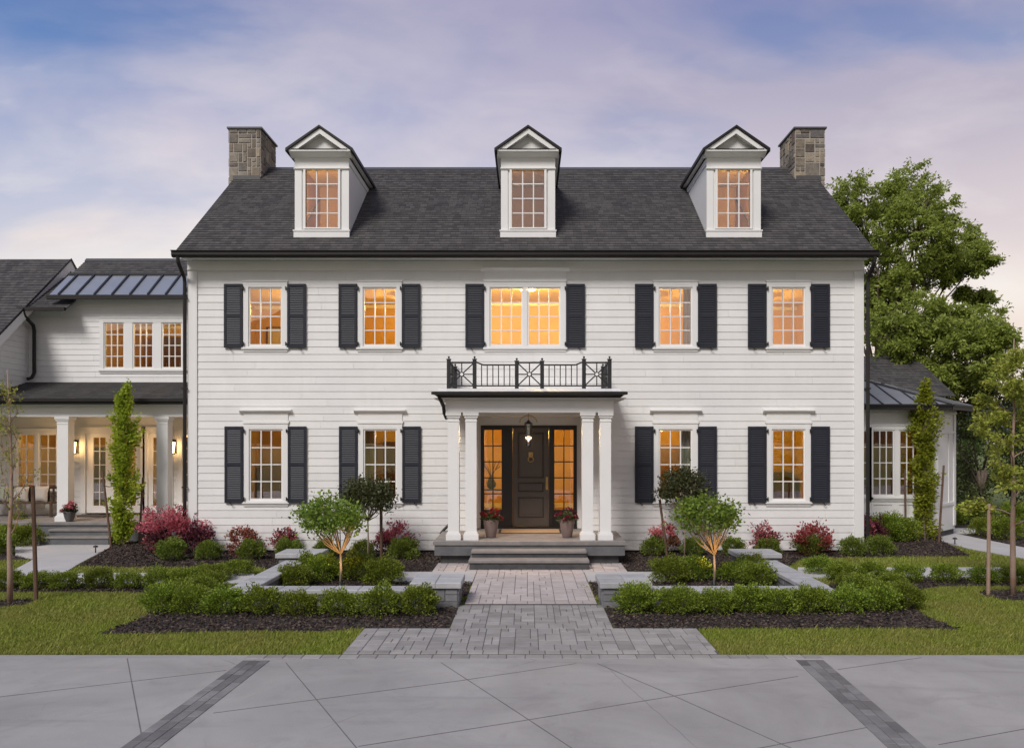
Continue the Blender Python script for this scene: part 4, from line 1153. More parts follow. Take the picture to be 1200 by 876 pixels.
# pavers
def paving(name, rects, z, m, u=.14, rows=None, gap=.004):
    mb = MB()
    for (x0, x1, y0, y1) in rects:
        mb.box(x0+.001, x1-.001, y0+.001, y1-.001, -.05, z-.008, 1, .5)
        for a, b, c, d in ashlar(x1-x0, y1-y0, u, random, ((2,1),(1,2),(2,2),(2,2),(3,2),(2,3),(2,3))):
            mb.bbox(x0+a+gap, x0+c-gap, y0+b+gap, y0+d-gap, z-.03, z+random.uniform(-.0015, .0015), .006, 0)
    return tag(mb.build(name, [m, 'joint']), kind='structure')
paving('paved_walk', [(-1.13, 1.25, -8.1, -6.42)], .03, 'paver', .105)
paving('paved_apron', [(-2.37, 2.46, -9.34, -8.101)], .03, 'paver', .105)
paving('entry_patio', [(-1.04, 1.16, -6.415, -4.251), (-1.04, 1.16, -4.25, -3.1), (-1.97, 2.07, -3.099, -1.9)], .055, 'paver_warm', .115)
# soldier course by the driveway and the two dark bands across it
mb = MB()
xa, xb = PX(287, -9.6)-.25, PX(960, -9.6)+.1
xa, xb = G(285, 771)[0], G(962, 771)[0]
x = xa
while x < xb:
    w = .235; mb.bbox(x+.004, x+w-.004, -9.70, -9.525, -.02, .018, .006, 0); x += w
mb.box(xa, xb, -9.701, -9.522, -.05, .0125, 1)
x = -2.37
while x < 2.4:
    w = .2; mb.bbox(x+.004, min(x+w, 2.46)-.004, -9.515, -9.345, -.02, .03, .006, 0); x += w
mb.box(-2.37, 2.46, -9.519, -9.341, -.05, .02, 1)
tag(mb.build('paver_edging', ['paver', 'joint']), kind='structure')
def band(p0, p1, q0, q1):
    """p: left edge line, q: right edge line (far, near) on the driveway"""
    p0, p1, q0, q1 = [Vector(G(*a, .012)) for a in (p0, p1, q0, q1)]
    mb = MB(); d = ((p1-p0)+(q1-q0)).normalized()
    w = .5*((q0-p0).cross(d) if False else 0) or abs((q0-p0).x*d.y-(q0-p0).y*d.x)*.5 + abs((q1-p1).x*d.y-(q1-p1).y*d.x)*.5
    c0 = (p0+q0)/2; an = math.atan2(d.y, d.x); L_ = 7.5
    T_ = Matrix.Translation((c0.x, c0.y, 0)) @ Matrix.Rotation(an, 4, 'Z')
    mb.box(-.0, L_, -w/2, w/2, -.05, .0135, 1, .5, T_)
    nr = 3; rw = w/nr
    for r_ in range(nr):
        x = -.2+r_*.1
        while x < L_:
            l = random.choice((.16, .24, .32)); 
            if x >= 0: mb.bbox(x+.003, x+l-.003, -w/2+r_*rw+.003, -w/2+(r_+1)*rw-.003, -.02, .0185+random.uniform(-.001, .001), .004, 0, None, T_)
            x += l
    return mb
b1 = band((287.5, 772), (140, 876), (314, 775), (187, 876)); b2 = band((935, 775), (1040, 876), (962, 771), (1087, 876))
tag(b1.build('driveway_band', ['paver_dark', 'joint']), kind='structure'); tag(b2.build('driveway_band', ['paver_dark', 'joint']), kind='structure')
# control joints sawn in the concrete
mb = MB()
JN = [[(149,771),(165,857)], [(0,816),(265,785)], [(335,776),(418,876),(470,940)], [(250,835),(540,797),(675,777)], [(517,776),(600,830),(667,874),(760,935)],
      [(420,874),(600,846),(790,815),(935,792)], [(700,777),(790,815),(922,874),(1060,930)], [(880,878),(1015,852)], [(982,784),(1080,770)], [(165,857),(175,930)], [(-200,845),(0,816)], [(1100,872),(1330,830)]]
for ln in JN:
    for a, b in zip(ln[:-1], ln[1:]):
        a, b = Vector(G(*a, .012)), Vector(G(*b, .012)); d = b-a; T_ = Matrix.Translation((a.x, a.y, .0)) @ Matrix.Rotation(math.atan2(d.y, d.x), 4, 'Z')
        mb.box(0, d.length, -.0045, .0045, .0, .0155, 0, .5, T_)
tag(mb.build('driveway_joints', 'groove'), kind='structure')

# grass blades
def scatter(polys, excl, dens, box=None):
    out = []
    for poly in polys:
        xs = [p[0] for p in poly]; ys = [p[1] for p in poly]
        n = int((max(xs)-min(xs))*(max(ys)-min(ys))*dens)
        x = RNG.uniform(min(xs), max(xs), n); y = RNG.uniform(min(ys), max(ys), n)
        k = in_poly(x, y, poly)
        for e in excl: k &= ~in_poly(x, y, e)
        out.append(np.stack([x[k], y[k]], 1))
    return np.concatenate(out)
def rect(x0, x1, y0, y1): return [(x0, y0), (x1, y0), (x1, y1), (x0, y1)]
HARD = PATHS + [pad_l, pad_r, rect(-1.14, 1.26, -8.12, -6), rect(-2.38, 2.47, -9.6, -8.1)]
near = [rect(-9.5, -1, DY-.012, -4.2), rect(1, 9.8, DY-.012, -4.2)]
gp = scatter(near, MULCH + HARD, 5200)
gf = scatter([rect(-15, -4.9, -4.2, -1), rect(5, 17, -4.2, 1.2), rect(-15, -9.5, -7, -4.2), rect(9.8, 15, -7, -4.2)], MULCH + HARD + [rect(-8.3, 8.2, -.05, 8)], 1500)
def blades(p, h, w):
    n = len(p); P = np.concatenate([p, np.zeros((n, 1))], 1)
    ang = RNG.uniform(0, 2*np.pi, n); lean = np.stack([np.cos(ang), np.sin(ang), np.zeros(n)], 1)*RNG.uniform(.1, .9, (n, 1))
    h_ = (h*RNG.uniform(.5, 1.2, n)*np.where(RNG.uniform(0, 1, n) > .975, 1.8, 1.0))[:, None]; s = np.stack([-np.sin(ang), np.cos(ang), np.zeros(n)], 1)*w
    tip = P + np.array([0, 0, 1.])*h_ + lean*h_*.8; mid = P + np.array([0, 0, .6])*h_ + lean*h_*.25
    return np.stack([P-s, P+s, mid+s*.8, tip], 1)
# near-edge tufts lean over the concrete a little
V = np.concatenate([blades(gp, .050, .0042), blades(gf, .055, .008)])
tag(link('grass', quads_mesh('grass', V, RNG.uniform(0, 1, len(V)), ['grass'])), kind='stuff')
# bark chips
mp_ = scatter([bed_l, bed_r, front_l, front_r], HARD + [rect(HX0, HX1, 0, 8), rect(-1.98, 2.08, -3.1, 0)], 900)
mfar = np.concatenate([scatter([rect(11, 16, -1.5, 3), rect(-15, -11, -3, 2)], HARD, 250), scatter([MULCH[-1], MULCH[-2]], [], 700)])
k = np.zeros(len(mfar), bool)
for e in MULCH: k |= in_poly(mfar[:, 0], mfar[:, 1], e)
mp_ = np.concatenate([mp_, mfar[k]])
n = len(mp_)
P = np.concatenate([mp_, RNG.uniform(.028, .055, (n, 1))], 1)
V = leaf_quads(P, np.stack([RNG.normal(0, 1, n), RNG.normal(0, 1, n), RNG.normal(0, .15, n)], 1), np.full(n, .05), .5, .12)
tag(link('bark_mulch', quads_mesh('bark_mulch', V, RNG.uniform(0, 1, n)**1.5, ['chips'])), kind='stuff')

# ------------------------------------------------------------------ GARDEN WALLS
def blockface(mb, w, h, T, u=.10):
    for a, b, c, d in ashlar(w, h, u, random, ((2,1),(3,1),(4,1),(4,1),(3,2))):
        g = .004; p = random.uniform(.008, .018)
        mb.add([(a+g,0,b+g),(c-g,0,b+g),(c-g,0,d-g),(a+g,0,d-g),(a+g+.008,-p,b+g+.008),(c-g-.008,-p,b+g+.008),(c-g-.008,-p,d-g-.008),(a+g+.008,-p,d-g-.008)],
               [(4,5,6,7),(0,1,5,4),(1,2,6,5),(2,3,7,6),(3,0,4,7)], 0, None, T)
def stone_box(mb, x0, x1, y0, y1, z0, z1):
    mb.box(x0, x1, y0, y1, z0, z1, 1, .5)
    w, d, h = x1-x0, y1-y0, z1-z0
    blockface(mb, w, h, Matrix.Translation((x0, y0, z0))); blockface(mb, w, h, Matrix.Translation((x1, y1, z0)) @ Matrix.Rotation(R(180), 4, 'Z'))
    blockface(mb, d, h, Matrix.Translation((x1, y0, z0)) @ Matrix.Rotation(R(90), 4, 'Z')); blockface(mb, d, h, Matrix.Translation((x0, y1, z0)) @ Matrix.Rotation(R(-90), 4, 'Z'))
def caps(mb, x0, x1, y0, y1, z0, z1, n, along='x'):
    for k in range(n):
        if along == 'x': a, b = x0+(x1-x0)*k/n, x0+(x1-x0)*(k+1)/n; mb.bbox(a+.002, b-.002, y0, y1, z0, z1, .012)
        else: a, b = y0+(y1-y0)*k/n, y0+(y1-y0)*(k+1)/n; mb.bbox(x0, x1, a+.002, b-.002, z0, z1, .012)
def garden_wall(s, label):
    """s=-1 on the porch-wing side, +1 on the other"""
    if s < 0: xi, xo, xf0, xf1, xr0, xr1 = -4.55, -4.92, -1.90, -1.10, -5.15, -4.28
    else: xi, xo, xf0, xf1, xr0, xr1 = 4.67, 5.06, 2.02, 1.20, 5.20, 4.32
    root = thing('garden_wall', label, 'garden wall', ((xi+xf1)/2, -6.4, 0), 0, 'low stone garden walls beside the walk')
    L_ = (-root.location.x, 6.4, 0)
    b = MB(); a0, a1 = sorted((xi, xo)); stone_box(b, a0, a1, -6.20, -3.30, 0, .24)
    f0, f1 = sorted((xo, xf0)); stone_box(b, f0, f1, -6.55, -6.2001, 0, .24); b.build('wall_blocks', ['block', 'joint'], root, L_)
    c = MB(); caps(c, a0-.03, a1+.03, -6.20, -3.26, .241, .31, 7, 'y'); caps(c, f0-.03, f1, -6.60, -6.205, .241, .31, 7); c.build('coping', 'cap', root, L_)
    p = MB(); p0, p1 = sorted((xf0, xf1)); stone_box(p, p0+.04, p1-.04, -6.60, -5.82, 0, .345); po = p.build('pier', ['block', 'joint'], root, L_)
    q = MB()
    for i in range(2):
        for j in range(2): q.bbox(p0-.02+(p1-p0+.04)*i/2+.002, p0-.02+(p1-p0+.04)*(i+1)/2-.002, -6.66+.45*j+.002, -6.66+.45*(j+1)-.002, .346, .435, .012)
    q.build('pier_cap', 'cap', po)
    p = MB(); p0, p1 = sorted((xr0, xr1)); stone_box(p, p0+.04, p1-.04, -3.16, -2.50, 0, .345); po = p.build('pier', ['block', 'joint'], root, L_)
    q = MB()
    for i in range(2): q.bbox(p0-.02+(p1-p0+.04)*i/2+.002, p0-.02+(p1-p0+.04)*(i+1)/2-.002, -3.22, -2.44, .346, .435, .012)
    q.build('pier_cap', 'cap', po)
garden_wall(-1, 'low grey block garden wall with pale coping, on the covered porch wing side of the walk')
garden_wall(1, 'low grey block garden wall with pale coping, on the glazed bay side of the walk')

# ------------------------------------------------------------------ SHRUBS
def lump(d, seed):
    r = np.random.default_rng(seed); out = np.ones(len(d))
    for _ in range(9):
        k = norm(r.normal(0, 1, (1, 3)))[0]; out += .09*np.cos(r.uniform(2.5, 5)*(d@k)*2 + r.uniform(0, 6))
    return out
def shrub_mesh(name, rx, ry, h, n, leaf, mats, seed, w=.5, tw=34, spiky=.5, fm=None, open_=.0):
    """twiggy mound: stems fan out of the ground, leaves cluster along the outer half of each"""
    r = np.random.default_rng(seed)
    d = norm(r.normal(0, 1, (n*2, 3))); d = d[d[:, 2] > -.62][:n]; m = len(d)
    # gather leaves onto sprig directions
    S = norm(r.normal(0, 1, (tw*2, 3))); S = S[S[:, 2] > -.6][:max(tw, 6)]
    idx = r.integers(0, len(S), m); d = norm(d*(1-spiky) + S[idx]*spiky*1.4)
    rad = r.uniform(.15, 1.0, m)**.36 * lump(d, seed) * (1+.10*(r.uniform(0, 1, len(S))[idx]-.5)*2)
    P = d*rad[:, None]*np.array([rx, ry, h*.56]) + np.array([0, 0, h*.46])
    P[:, 2] = np.maximum(P[:, 2], .02)
    V = leaf_quads(P, d+np.array([0, 0, .5]), np.full(m, leaf), w, .5)
    var = np.clip(r.normal(.45, .22, m)+.25*(r.uniform(0, 1, len(S))[idx]-.5), 0, 1)
    f = None
    if fm is not None: f = (r.uniform(0, 1, m) < fm(P, r)).astype(int) if callable(fm) else None
    me = quads_mesh(name, V, var, mats, f)
    return me
def add_stems(name, parent, rx, h, seed, m='bark', n=7):
    r = random.Random(seed); b = MB()
    for k in range(n):
        a = r.uniform(0, 6.28); q = r.uniform(.3, .8)*rx
        b.tube([(r.uniform(-.03, .03), r.uniform(-.03, .03), 0), (q*.5*math.cos(a), q*.5*math.sin(a), h*.25), (q*math.cos(a), q*math.sin(a), h*.6)], [.009, .006, .003], 5)
    return b.mesh(name, m)
BOX = []
for k in range(5):
    BOX.append((shrub_mesh('foliage', .35, .35, .50, 5600, .040, ['leaf_box'], 10+k, .55, 52, .34), add_stems('stems', None, .3, .45, k)))
BALL = [(shrub_mesh('foliage', .30, .30, .46, 5200, .038, ['leaf_ball'], 30+k, .55, 60, .25), add_stems('stems', None, .25, .35, k)) for k in range(3)]
def shrub(kind, px, py, w, label, group, z=.02, hs=1.0, name='boxwood_shrub', cat='shrub', X_=None, Y_=None):
    x, y = G(px, py, z) if X_ is None else (X_, Y_)
    if kind is BALL and y > -.62 and x < 8.3: y = -.62; x = PX(px, y)
    s = w/.68
    ms = random.choice(kind)
    o = thing(name, label, cat, (x, y, z), random.uniform(0, 6.28), group); o.scale = (s, s, s*hs)
    link('foliage', ms[0], o); link('stems', ms[1], o)
    return o
ORD = ['first', 'second', 'third', 'fourth', 'fifth', 'sixth', 'seventh', 'eighth', 'ninth', 'tenth', 'eleventh', 'twelfth']
SIDE = {-1: 'porch wing side', 1: 'glazed bay side'}
random.seed(5)
def run(lst, s, w, fmt, group, **k):
    for i, (px, py) in enumerate(lst):
        shrub(BOX, px, py, w*random.uniform(.92, 1.1), fmt % (ORD[i], SIDE[s]), group, hs=random.uniform(.76, .94), **k)
g = 'boxwoods in front of the garden walls'
run([(490,719),(444,720),(397,720),(350,720),(307,719),(264,718),(224,718),(190,717)], -1, .62, 'boxwood before the garden wall, %s from the walk on the %s', g)
run([(746,717),(796,718),(841,718),(874,716),(910,718),(951,717),(992,716),(1032,715),(1062,712)], 1, .61, 'boxwood before the garden wall, %s from the walk on the %s', g)
g = 'boxwoods outside the side arms of the garden walls'
run([(216,705),(236,700),(248,691),(214,691),(250,681),(278,674)], -1, .54, 'boxwood outside the garden wall arm, %s from the front, %s', g)
run([(1030,703),(1010,698),(996,690),(1044,692),(984,680),(960,672)], 1, .54, 'boxwood outside the garden wall arm, %s from the front, %s', g)
g = 'boxwood row along the concrete path'
run([(225,687),(186,689),(150,689),(116,689),(76,690),(44,690),(8,690),(-28,690)], -1, .50, 'boxwood in the path row, %s from the entry on the %s', g)
run([(990,681),(1021,681),(1063,682),(1108,682),(1153,683),(1190,683),(1226,683)], 1, .52, 'boxwood in the path row, %s from the entry on the %s', g)
g = 'boxwoods inside the garden walls'
run([(450,684),(421,680),(378,680),(345,688),(365,673)], -1, .68, 'boxwood inside the garden wall, %s from the walk, %s', g)
run([(785,682),(812,680),(862,681),(888,687),(880,673)], 1, .68, 'boxwood inside the garden wall, %s from the walk, %s', g)
g = 'rounded yellow green shrubs in the bed by the house'
for s, lst in ((-1, [(472,655),(424,654),(381,654),(339,655),(293,656),(245,656),(200,657)]), (1, [(765,648),(813,646),(859,647),(900,646),(949,648),(999,649),(1033,650)])):
    for i, (px, py) in enumerate(lst):
        shrub(BALL, px, py, .62*random.uniform(.9, 1.15), 'rounded yellow green shrub against the house, %s from the entry, %s' % (ORD[i], SIDE[s]), g)
# leafy coloured shrubs
def colour_shrub(px, py, w, h, mats, split, label, name, group, seed, n=1500, leaf=.06, z=.03, cat='shrub'):
    x, y = G(px, py, z)
    if abs(x) < 8.3 and y > -.1-w/2: y = -.1-w/2; x = PX(px, y)
    me = shrub_mesh('foliage', w/2, w/2, h, int(n*1.9), leaf, mats, seed, .6, 20, .62, split)
    o = thing(name, label, cat, (x, y, z), 0, group); link('foliage', me, o); link('stems', add_stems('stems', None, w/2, h, seed), o)
    return o
top = lambda t: (lambda P, r: np.clip((P[:, 2]-t)*9, 0, .85))
rnd = lambda p: (lambda P, r: np.full(len(P), p))
RB = 'red leaved shrubs against the house'
colour_shrub(284, 648, .75, .62, ['leaf_rust', 'petal_pink'], rnd(.22), 'burgundy and rust leaved shrub under the lower window nearest the porch wing', 'burgundy_shrub', RB, 1, 900)
colour_shrub(333, 648, .66, .60, ['leaf_purple', 'petal_pink'], rnd(.25), 'small burgundy shrub between the two lower windows on the porch wing side', 'burgundy_shrub', RB, 2, 800)
colour_shrub(464, 648, .85, .72, ['leaf_purple', 'petal_pink'], top(.32), 'dark shrub with bright pink red top beside the entry columns on the porch wing side', 'flowering_shrub', RB, 3, 1300)
colour_shrub(779, 645, .62, .70, ['leaf_rust', 'petal_pink'], top(.40), 'pink flowering shrub beside the entry porch on the glazed bay side', 'flowering_shrub', RB, 4, 800)
colour_shrub(893, 641, .66, .68, ['leaf_purple', 'petal_pink'], rnd(.38), 'small burgundy shrub between the two lower windows on the glazed bay side', 'burgundy_shrub', RB, 5, 800)
colour_shrub(952, 641, .90, .72, ['leaf_rust', 'petal_orange'], top(.26), 'coral red leaved shrub below the lower window next to the glazed bay', 'coral_shrub', RB, 6, 1300)
colour_shrub(1004, 641, .78, .84, ['leaf_purple', 'petal_pink'], rnd(.48), 'magenta flecked shrub at the house corner beside the glazed bay', 'burgundy_shrub', RB, 7, 1100)
colour_shrub(1022, 637, .66, .68, ['leaf_purple', 'petal_pink'], rnd(.1), 'darker burgundy shrub just past the house corner beside the glazed bay', 'burgundy_shrub', RB, 8, 900)
colour_shrub(203, 648, 1.25, 1.02, ['leaf_purple', 'petal_pink'], top(.48), 'large azalea covered in pink flowers beside the porch wing', 'azalea', RB, 9, 3000, .06)
colour_shrub(228, 645, .8, .75, ['leaf_purple', 'petal_pink'], rnd(.12), 'dark burgundy azalea growing against the house corner by the porch wing', 'azalea', RB, 10, 1300)
colour_shrub(186, 646, .7, .62, ['leaf_purple', 'petal_pink'], rnd(.22), 'low burgundy azalea on the porch step side of the large pink one', 'azalea', RB, 11, 1000)
# greener shrubs by the bay and past the path
gb = 'green shrubs around the glazed bay'
for i, (px, py, w, lab) in enumerate(((1036, 634.5, .95, 'green shrub under the glazed bay windows, nearest the house corner'), (1056, 634, .85, 'green shrub under the glazed bay windows, beside the tree stake'), (1118, 614, .75, 'dark shrub beyond the concrete path near the bay corner'),
     (1151, 614, .85, 'dark shrub beyond the concrete path behind the end of the path'), (1154, 628, .70, 'dark shrub in the bed between the two arms of the path'), (1180, 632, .80, 'dark shrub in the bed next to the young leafy tree'), (1188, 612, .85, 'dark shrub behind the young leafy tree'), (1122, 612, .8, 'dark shrub at the foot of the bay corner wall'))):
    shrub(BOX, px, py, w, lab, gb, hs=1.0, name='green_shrub')
gl_ = 'dark shrubs beside the porch wing steps'
for i, (px, py, w, lab) in enumerate(((8, 640, .75, 'dark shrub by the porch wing steps, behind the bare young tree'), (30, 640, .7, 'dark shrub by the porch wing steps, beside the tree stake'), (20, 630, .8, 'dark shrub close to the porch wing floor'), (-10, 650, .8, 'dark shrub at the corner of the path to the porch wing'))):
    shrub(BOX, px, py, w, lab, gl_, name='green_shrub')

# ------------------------------------------------------------------ TREES
def leaf_obj(name, P, D, leaf, m, parent, w=.55, jit=.6, loc=(0, 0, 0)):
    n = len(P); V = leaf_quads(np.asarray(P), np.asarray(D), np.full(n, leaf), w, jit)
    return link(name, quads_mesh(name, V, np.clip(RNG.normal(.5, .24, n), 0, 1), [m]), parent, loc)
def branches(b, p, d, L_, r, depth, rnd_, tips, spread=.5, n=(2, 3), up=.15, seg=4, keep=.55):
    p = Vector(p); d = Vector(d).normalized(); pts = [p.copy()]; rs = [r]
    for k in range(seg):
        d = (d + Vector((rnd_.gauss(0, .12), rnd_.gauss(0, .12), rnd_.gauss(0, .08)+up*.25))).normalized()
        p = p + d*L_/seg; pts.append(p.copy()); rs.append(r*(1-.55*(k+1)/seg))
        if depth <= 1: tips.append((p.copy(), d.copy()))
    b.tube(pts, rs, 6 if r > .02 else 4)
    if depth > 0:
        for k in range(rnd_.randint(*n)):
            q = pts[-1] if k == 0 else pts[rnd_.randint(max(1, seg//2), seg)]
            nd = (d + Vector((rnd_.gauss(0, spread), rnd_.gauss(0, spread), rnd_.gauss(0, spread*.5)))).normalized()
            branches(b, q, nd, L_*rnd_.uniform(.6, .85), r*keep, depth-1, rnd_, tips, spread, n, up, seg, keep)

def columnar(px, py, top_py, wpx, label, seed):
    x, y = G(px, py, .03); s = (y+20)/F; H = PZ(top_py, y); w = wpx*s
    root = thing('columnar_tree', label, 'tree', (x, y, .02), 0, 'columnar trees at the house corners')
    r = random.Random(seed); b = MB(); pts = [(r.uniform(-.04, .04)*(k > 0), r.uniform(-.04, .04)*(k > 0), H*k/8) for k in range(9)]
    b.tube(pts, [.032*(1-.8*k/8) for k in range(9)], 7); P, D = [], []
    for k in range(120):
        z = .08 + (H-.2)*(k/120)**.95; a = r.uniform(0, 6.28)
        prof = (.72+.28*math.sin(z*4.1+seed))*(1 if z < H*.78 else max(.25, (H-z)/(H*.22)))*(.85 if z < .4 else 1)
        q = w/2*prof*r.uniform(.6, 1.12)
        e = (q*math.cos(a), q*math.sin(a), z+r.uniform(.1, .3))
        b.tube([(0, 0, z-.12), (e[0]*.6, e[1]*.6, z+.02), e], [.010, .007, .003], 4)
        for j in range(62):
            t = r.uniform(.15, 1.08)
            P.append((e[0]*t+r.gauss(0, .05), e[1]*t+r.gauss(0, .05), z-.1+(e[2]-z+.1)*t+r.gauss(0, .07))); D.append((math.cos(a), math.sin(a), .35))
    b.build('trunk', 'bark', root); leaf_obj('crown', P, D, .095, 'leaf_lime' , root, .6)
columnar(145, 638, 456, 37, 'narrow columnar tree with lime green leaves in front of the porch wing', 3)
columnar(1084, 632, 452, 35, 'narrow columnar tree with lime green leaves in front of the glazed bay', 8)
def stake(p0, p1, label, z=.02, r=.03, m='stake', tie=None, group='wooden tree stakes'):
    x, y = G(*p0, z); x1 = PX(p1[0], y); z1 = PZ(p1[1], y)
    o = thing('tree_stake', label, 'stake', (x, y, z), 0, group)
    b = MB(); b.tube([(0, 0, -.05), (0.5*(x1-x), 0, .5*(z1-z)), (x1-x, 0, z1-z)], [r, r, r*.95], 8); b.build('post', m, o)
    if tie:
        t, tx = tie; b = MB(); zz = (z1-z)*t; xx = (x1-x)*t
        b.tube([(xx-.0, -.03, zz), (xx+(tx)*.5, -.04, zz-.02), (xx+tx, 0, zz)], .009, 5); b.build('tie', 'strap', o)
    return o
stake((130.5, 641), (120, 551), 'leaning stake beside the columnar tree, on its side nearer the porch steps', tie=(.8, .3))
stake((163, 637), (167.5, 559), 'stake beside the columnar tree, nearer the pink azalea', tie=(.8, -.35))
stake((1061.5, 633), (1060.5, 553), 'stake beside the bay columnar tree, nearer the house corner', tie=(.8, .35))
stake((1100, 636), (1106, 545), 'leaning stake beside the bay columnar tree, nearer the path', tie=(.75, -.35))
stake((42.5, 703), (38.5, 570), 'tall thin stake beside the bare young tree on the lawn', tie=(.75, -.3), r=.035)
stake((1158, 697), (1159, 590), 'tall pale stake beside the leafy young tree on the lawn', tie=(.9, .3), r=.032, m='bark_red')
stake((782, 652), (773, 585), 'leaning dark stake behind the green tree on the glazed bay side', r=.03, tie=(.85, .35))
stake((447, 655), (446.5, 585), 'dark stake beside the dark round headed tree on the porch wing side', r=.035)

def lollipop(base, crown_px, z0, z1, label, seed, m, leafm, dense, leaf, fork, uplit=False, rt=.03, group=None, bark='bark_pale'):
    x, y = G(*base, .03); s = (y+20)/F
    root = thing('standard_tree', label, 'tree', (x, y, .02), 0, group)
    cx = PX((crown_px[0]+crown_px[1])/2, y)-x; rx = (crown_px[1]-crown_px[0])/2*s; r = random.Random(seed)
    b = MB(); b.tube([(0, 0, -.03), (.01, 0, fork*.5), (.0, .01, fork)], [rt, rt*.8, rt*.7], 8)
    P, D = [], []; tips = []
    cz = (z0+z1)/2; rz = (z1-z0)/2
    for k in range(dense):
        a = 6.28*k/dense*5.03+r.uniform(-.3, .3); e = r.uniform(-.5, 1.0)
        q = math.sqrt(max(0, 1-e*e))*r.uniform(.7, 1.0)
        tip = Vector((cx+rx*q*math.cos(a), rx*q*math.sin(a), cz+rz*e*.95))
        st = Vector((0, 0, fork)) + Vector((r.uniform(-.01, .01), 0, 0)); mid = st.lerp(tip, .5)+Vector((0, 0, -.04+.06*e)); mid = Vector((mid.x*1.05, mid.y*1.05, mid.z))
        if k < 22: b.tube([st, mid, tip], [rt*.5, rt*.36, rt*.14], 5)
        else:
            q0 = mid.lerp(tip, .2); b.tube([Vector((cx*.5, 0, cz-.1*rz)).lerp(q0, .6), q0, tip], [rt*.2, rt*.15, rt*.08], 4)
        for j in range(60):
            v = Vector((r.gauss(0, 1), r.gauss(0, 1), r.gauss(0, .8)))*.10*rx/.55
            P.append(tip*1.0+v-(tip-Vector((cx, 0, cz)))*r.uniform(0, .25)); D.append(((tip.x-cx), tip.y, .35))
    b.build('trunk', bark, root, smooth=True); leaf_obj('crown', P, D, leaf, leafm, root, .6)
    return x, y
gt = 'small green trees inside the garden walls'
tx1 = lollipop((399, 685), (350, 424), .92, 1.62, 'small spreading green tree with spotlit branches inside the garden wall on the porch wing side', 4, None, 'leaf_fresh', 54, .075, .60, group=gt)
tx2 = lollipop((837, 683), (789, 866), .95, 1.58, 'small spreading green tree with spotlit branches inside the garden wall on the glazed bay side', 9, None, 'leaf_fresh', 54, .075, .56, group=gt)
gt = 'dark round headed trees against the house'
lollipop((431, 657), (401, 460), .98, 1.86, 'dark round headed small tree against the house on the porch wing side', 14, None, 'leaf_dark', 70, .07, .92, group=gt, rt=.025)
lollipop((802, 653), (771, 830), 1.18, 2.0, 'dark round headed small tree against the house on the glazed bay side', 15, None, 'leaf_dark', 60, .07, .95, group=gt, rt=.022)

def young(base, label, seed, H, spread, nleaf, leaf, m, bark, r0=.05, z0=1.25, depth=2, n=16, up=.1, name='young_tree'):
    x, y = G(*base, .02); root = thing(name, label, 'tree', (x, y, .0), 0, None)
    r = random.Random(seed); b = MB(); tips = []
    tp = [Vector((r.gauss(0, .005)*k, r.gauss(0, .005)*k, H*k/7)) for k in range(8)]
    b.tube(tp, [r0*(1-.86*k/7) for k in range(8)], 9)
    for k in range(n):
        z = z0 + (H*.92-z0)*(k/n)**.9; a = k*2.4+r.uniform(-.4, .4)
        f = (z-z0)/(H-z0); L_ = spread*(1-.70*f)*r.uniform(.6, 1.0)
        i = min(6, int(z/H*7)); p = tp[i].lerp(tp[i+1], z/H*7-i)
        branches(b, p, (math.cos(a), math.sin(a), .35+.6*f+up), L_*.62, .018*(1-.5*f), depth, r, tips, .42, (2, 3), up)
    b.build('trunk', bark, root, smooth=True)
    P, D = [], []
    for _ in range(nleaf):
        q, d = r.choice(tips); P.append(tuple(q+Vector((r.gauss(0, .05), r.gauss(0, .05), r.gauss(0, .03))))); D.append((d.x, d.y, -.15))
    leaf_obj('crown', P, D, leaf, m, root, .5)
young((1187, 697), 'young tree with layered yellow green leaves and reddish trunk on the lawn', 21, 4.55, 1.15, 10500, .075, 'leaf_young', 'bark_red', .055, 1.25, 2, 22, .02)
young((12, 706), 'nearly bare young tree with thin upright twigs on the lawn before the porch wing', 5, 3.95, .72, 800, .05, 'leaf_young', 'bark_red', .05, 1.15, 2, 15, .55)

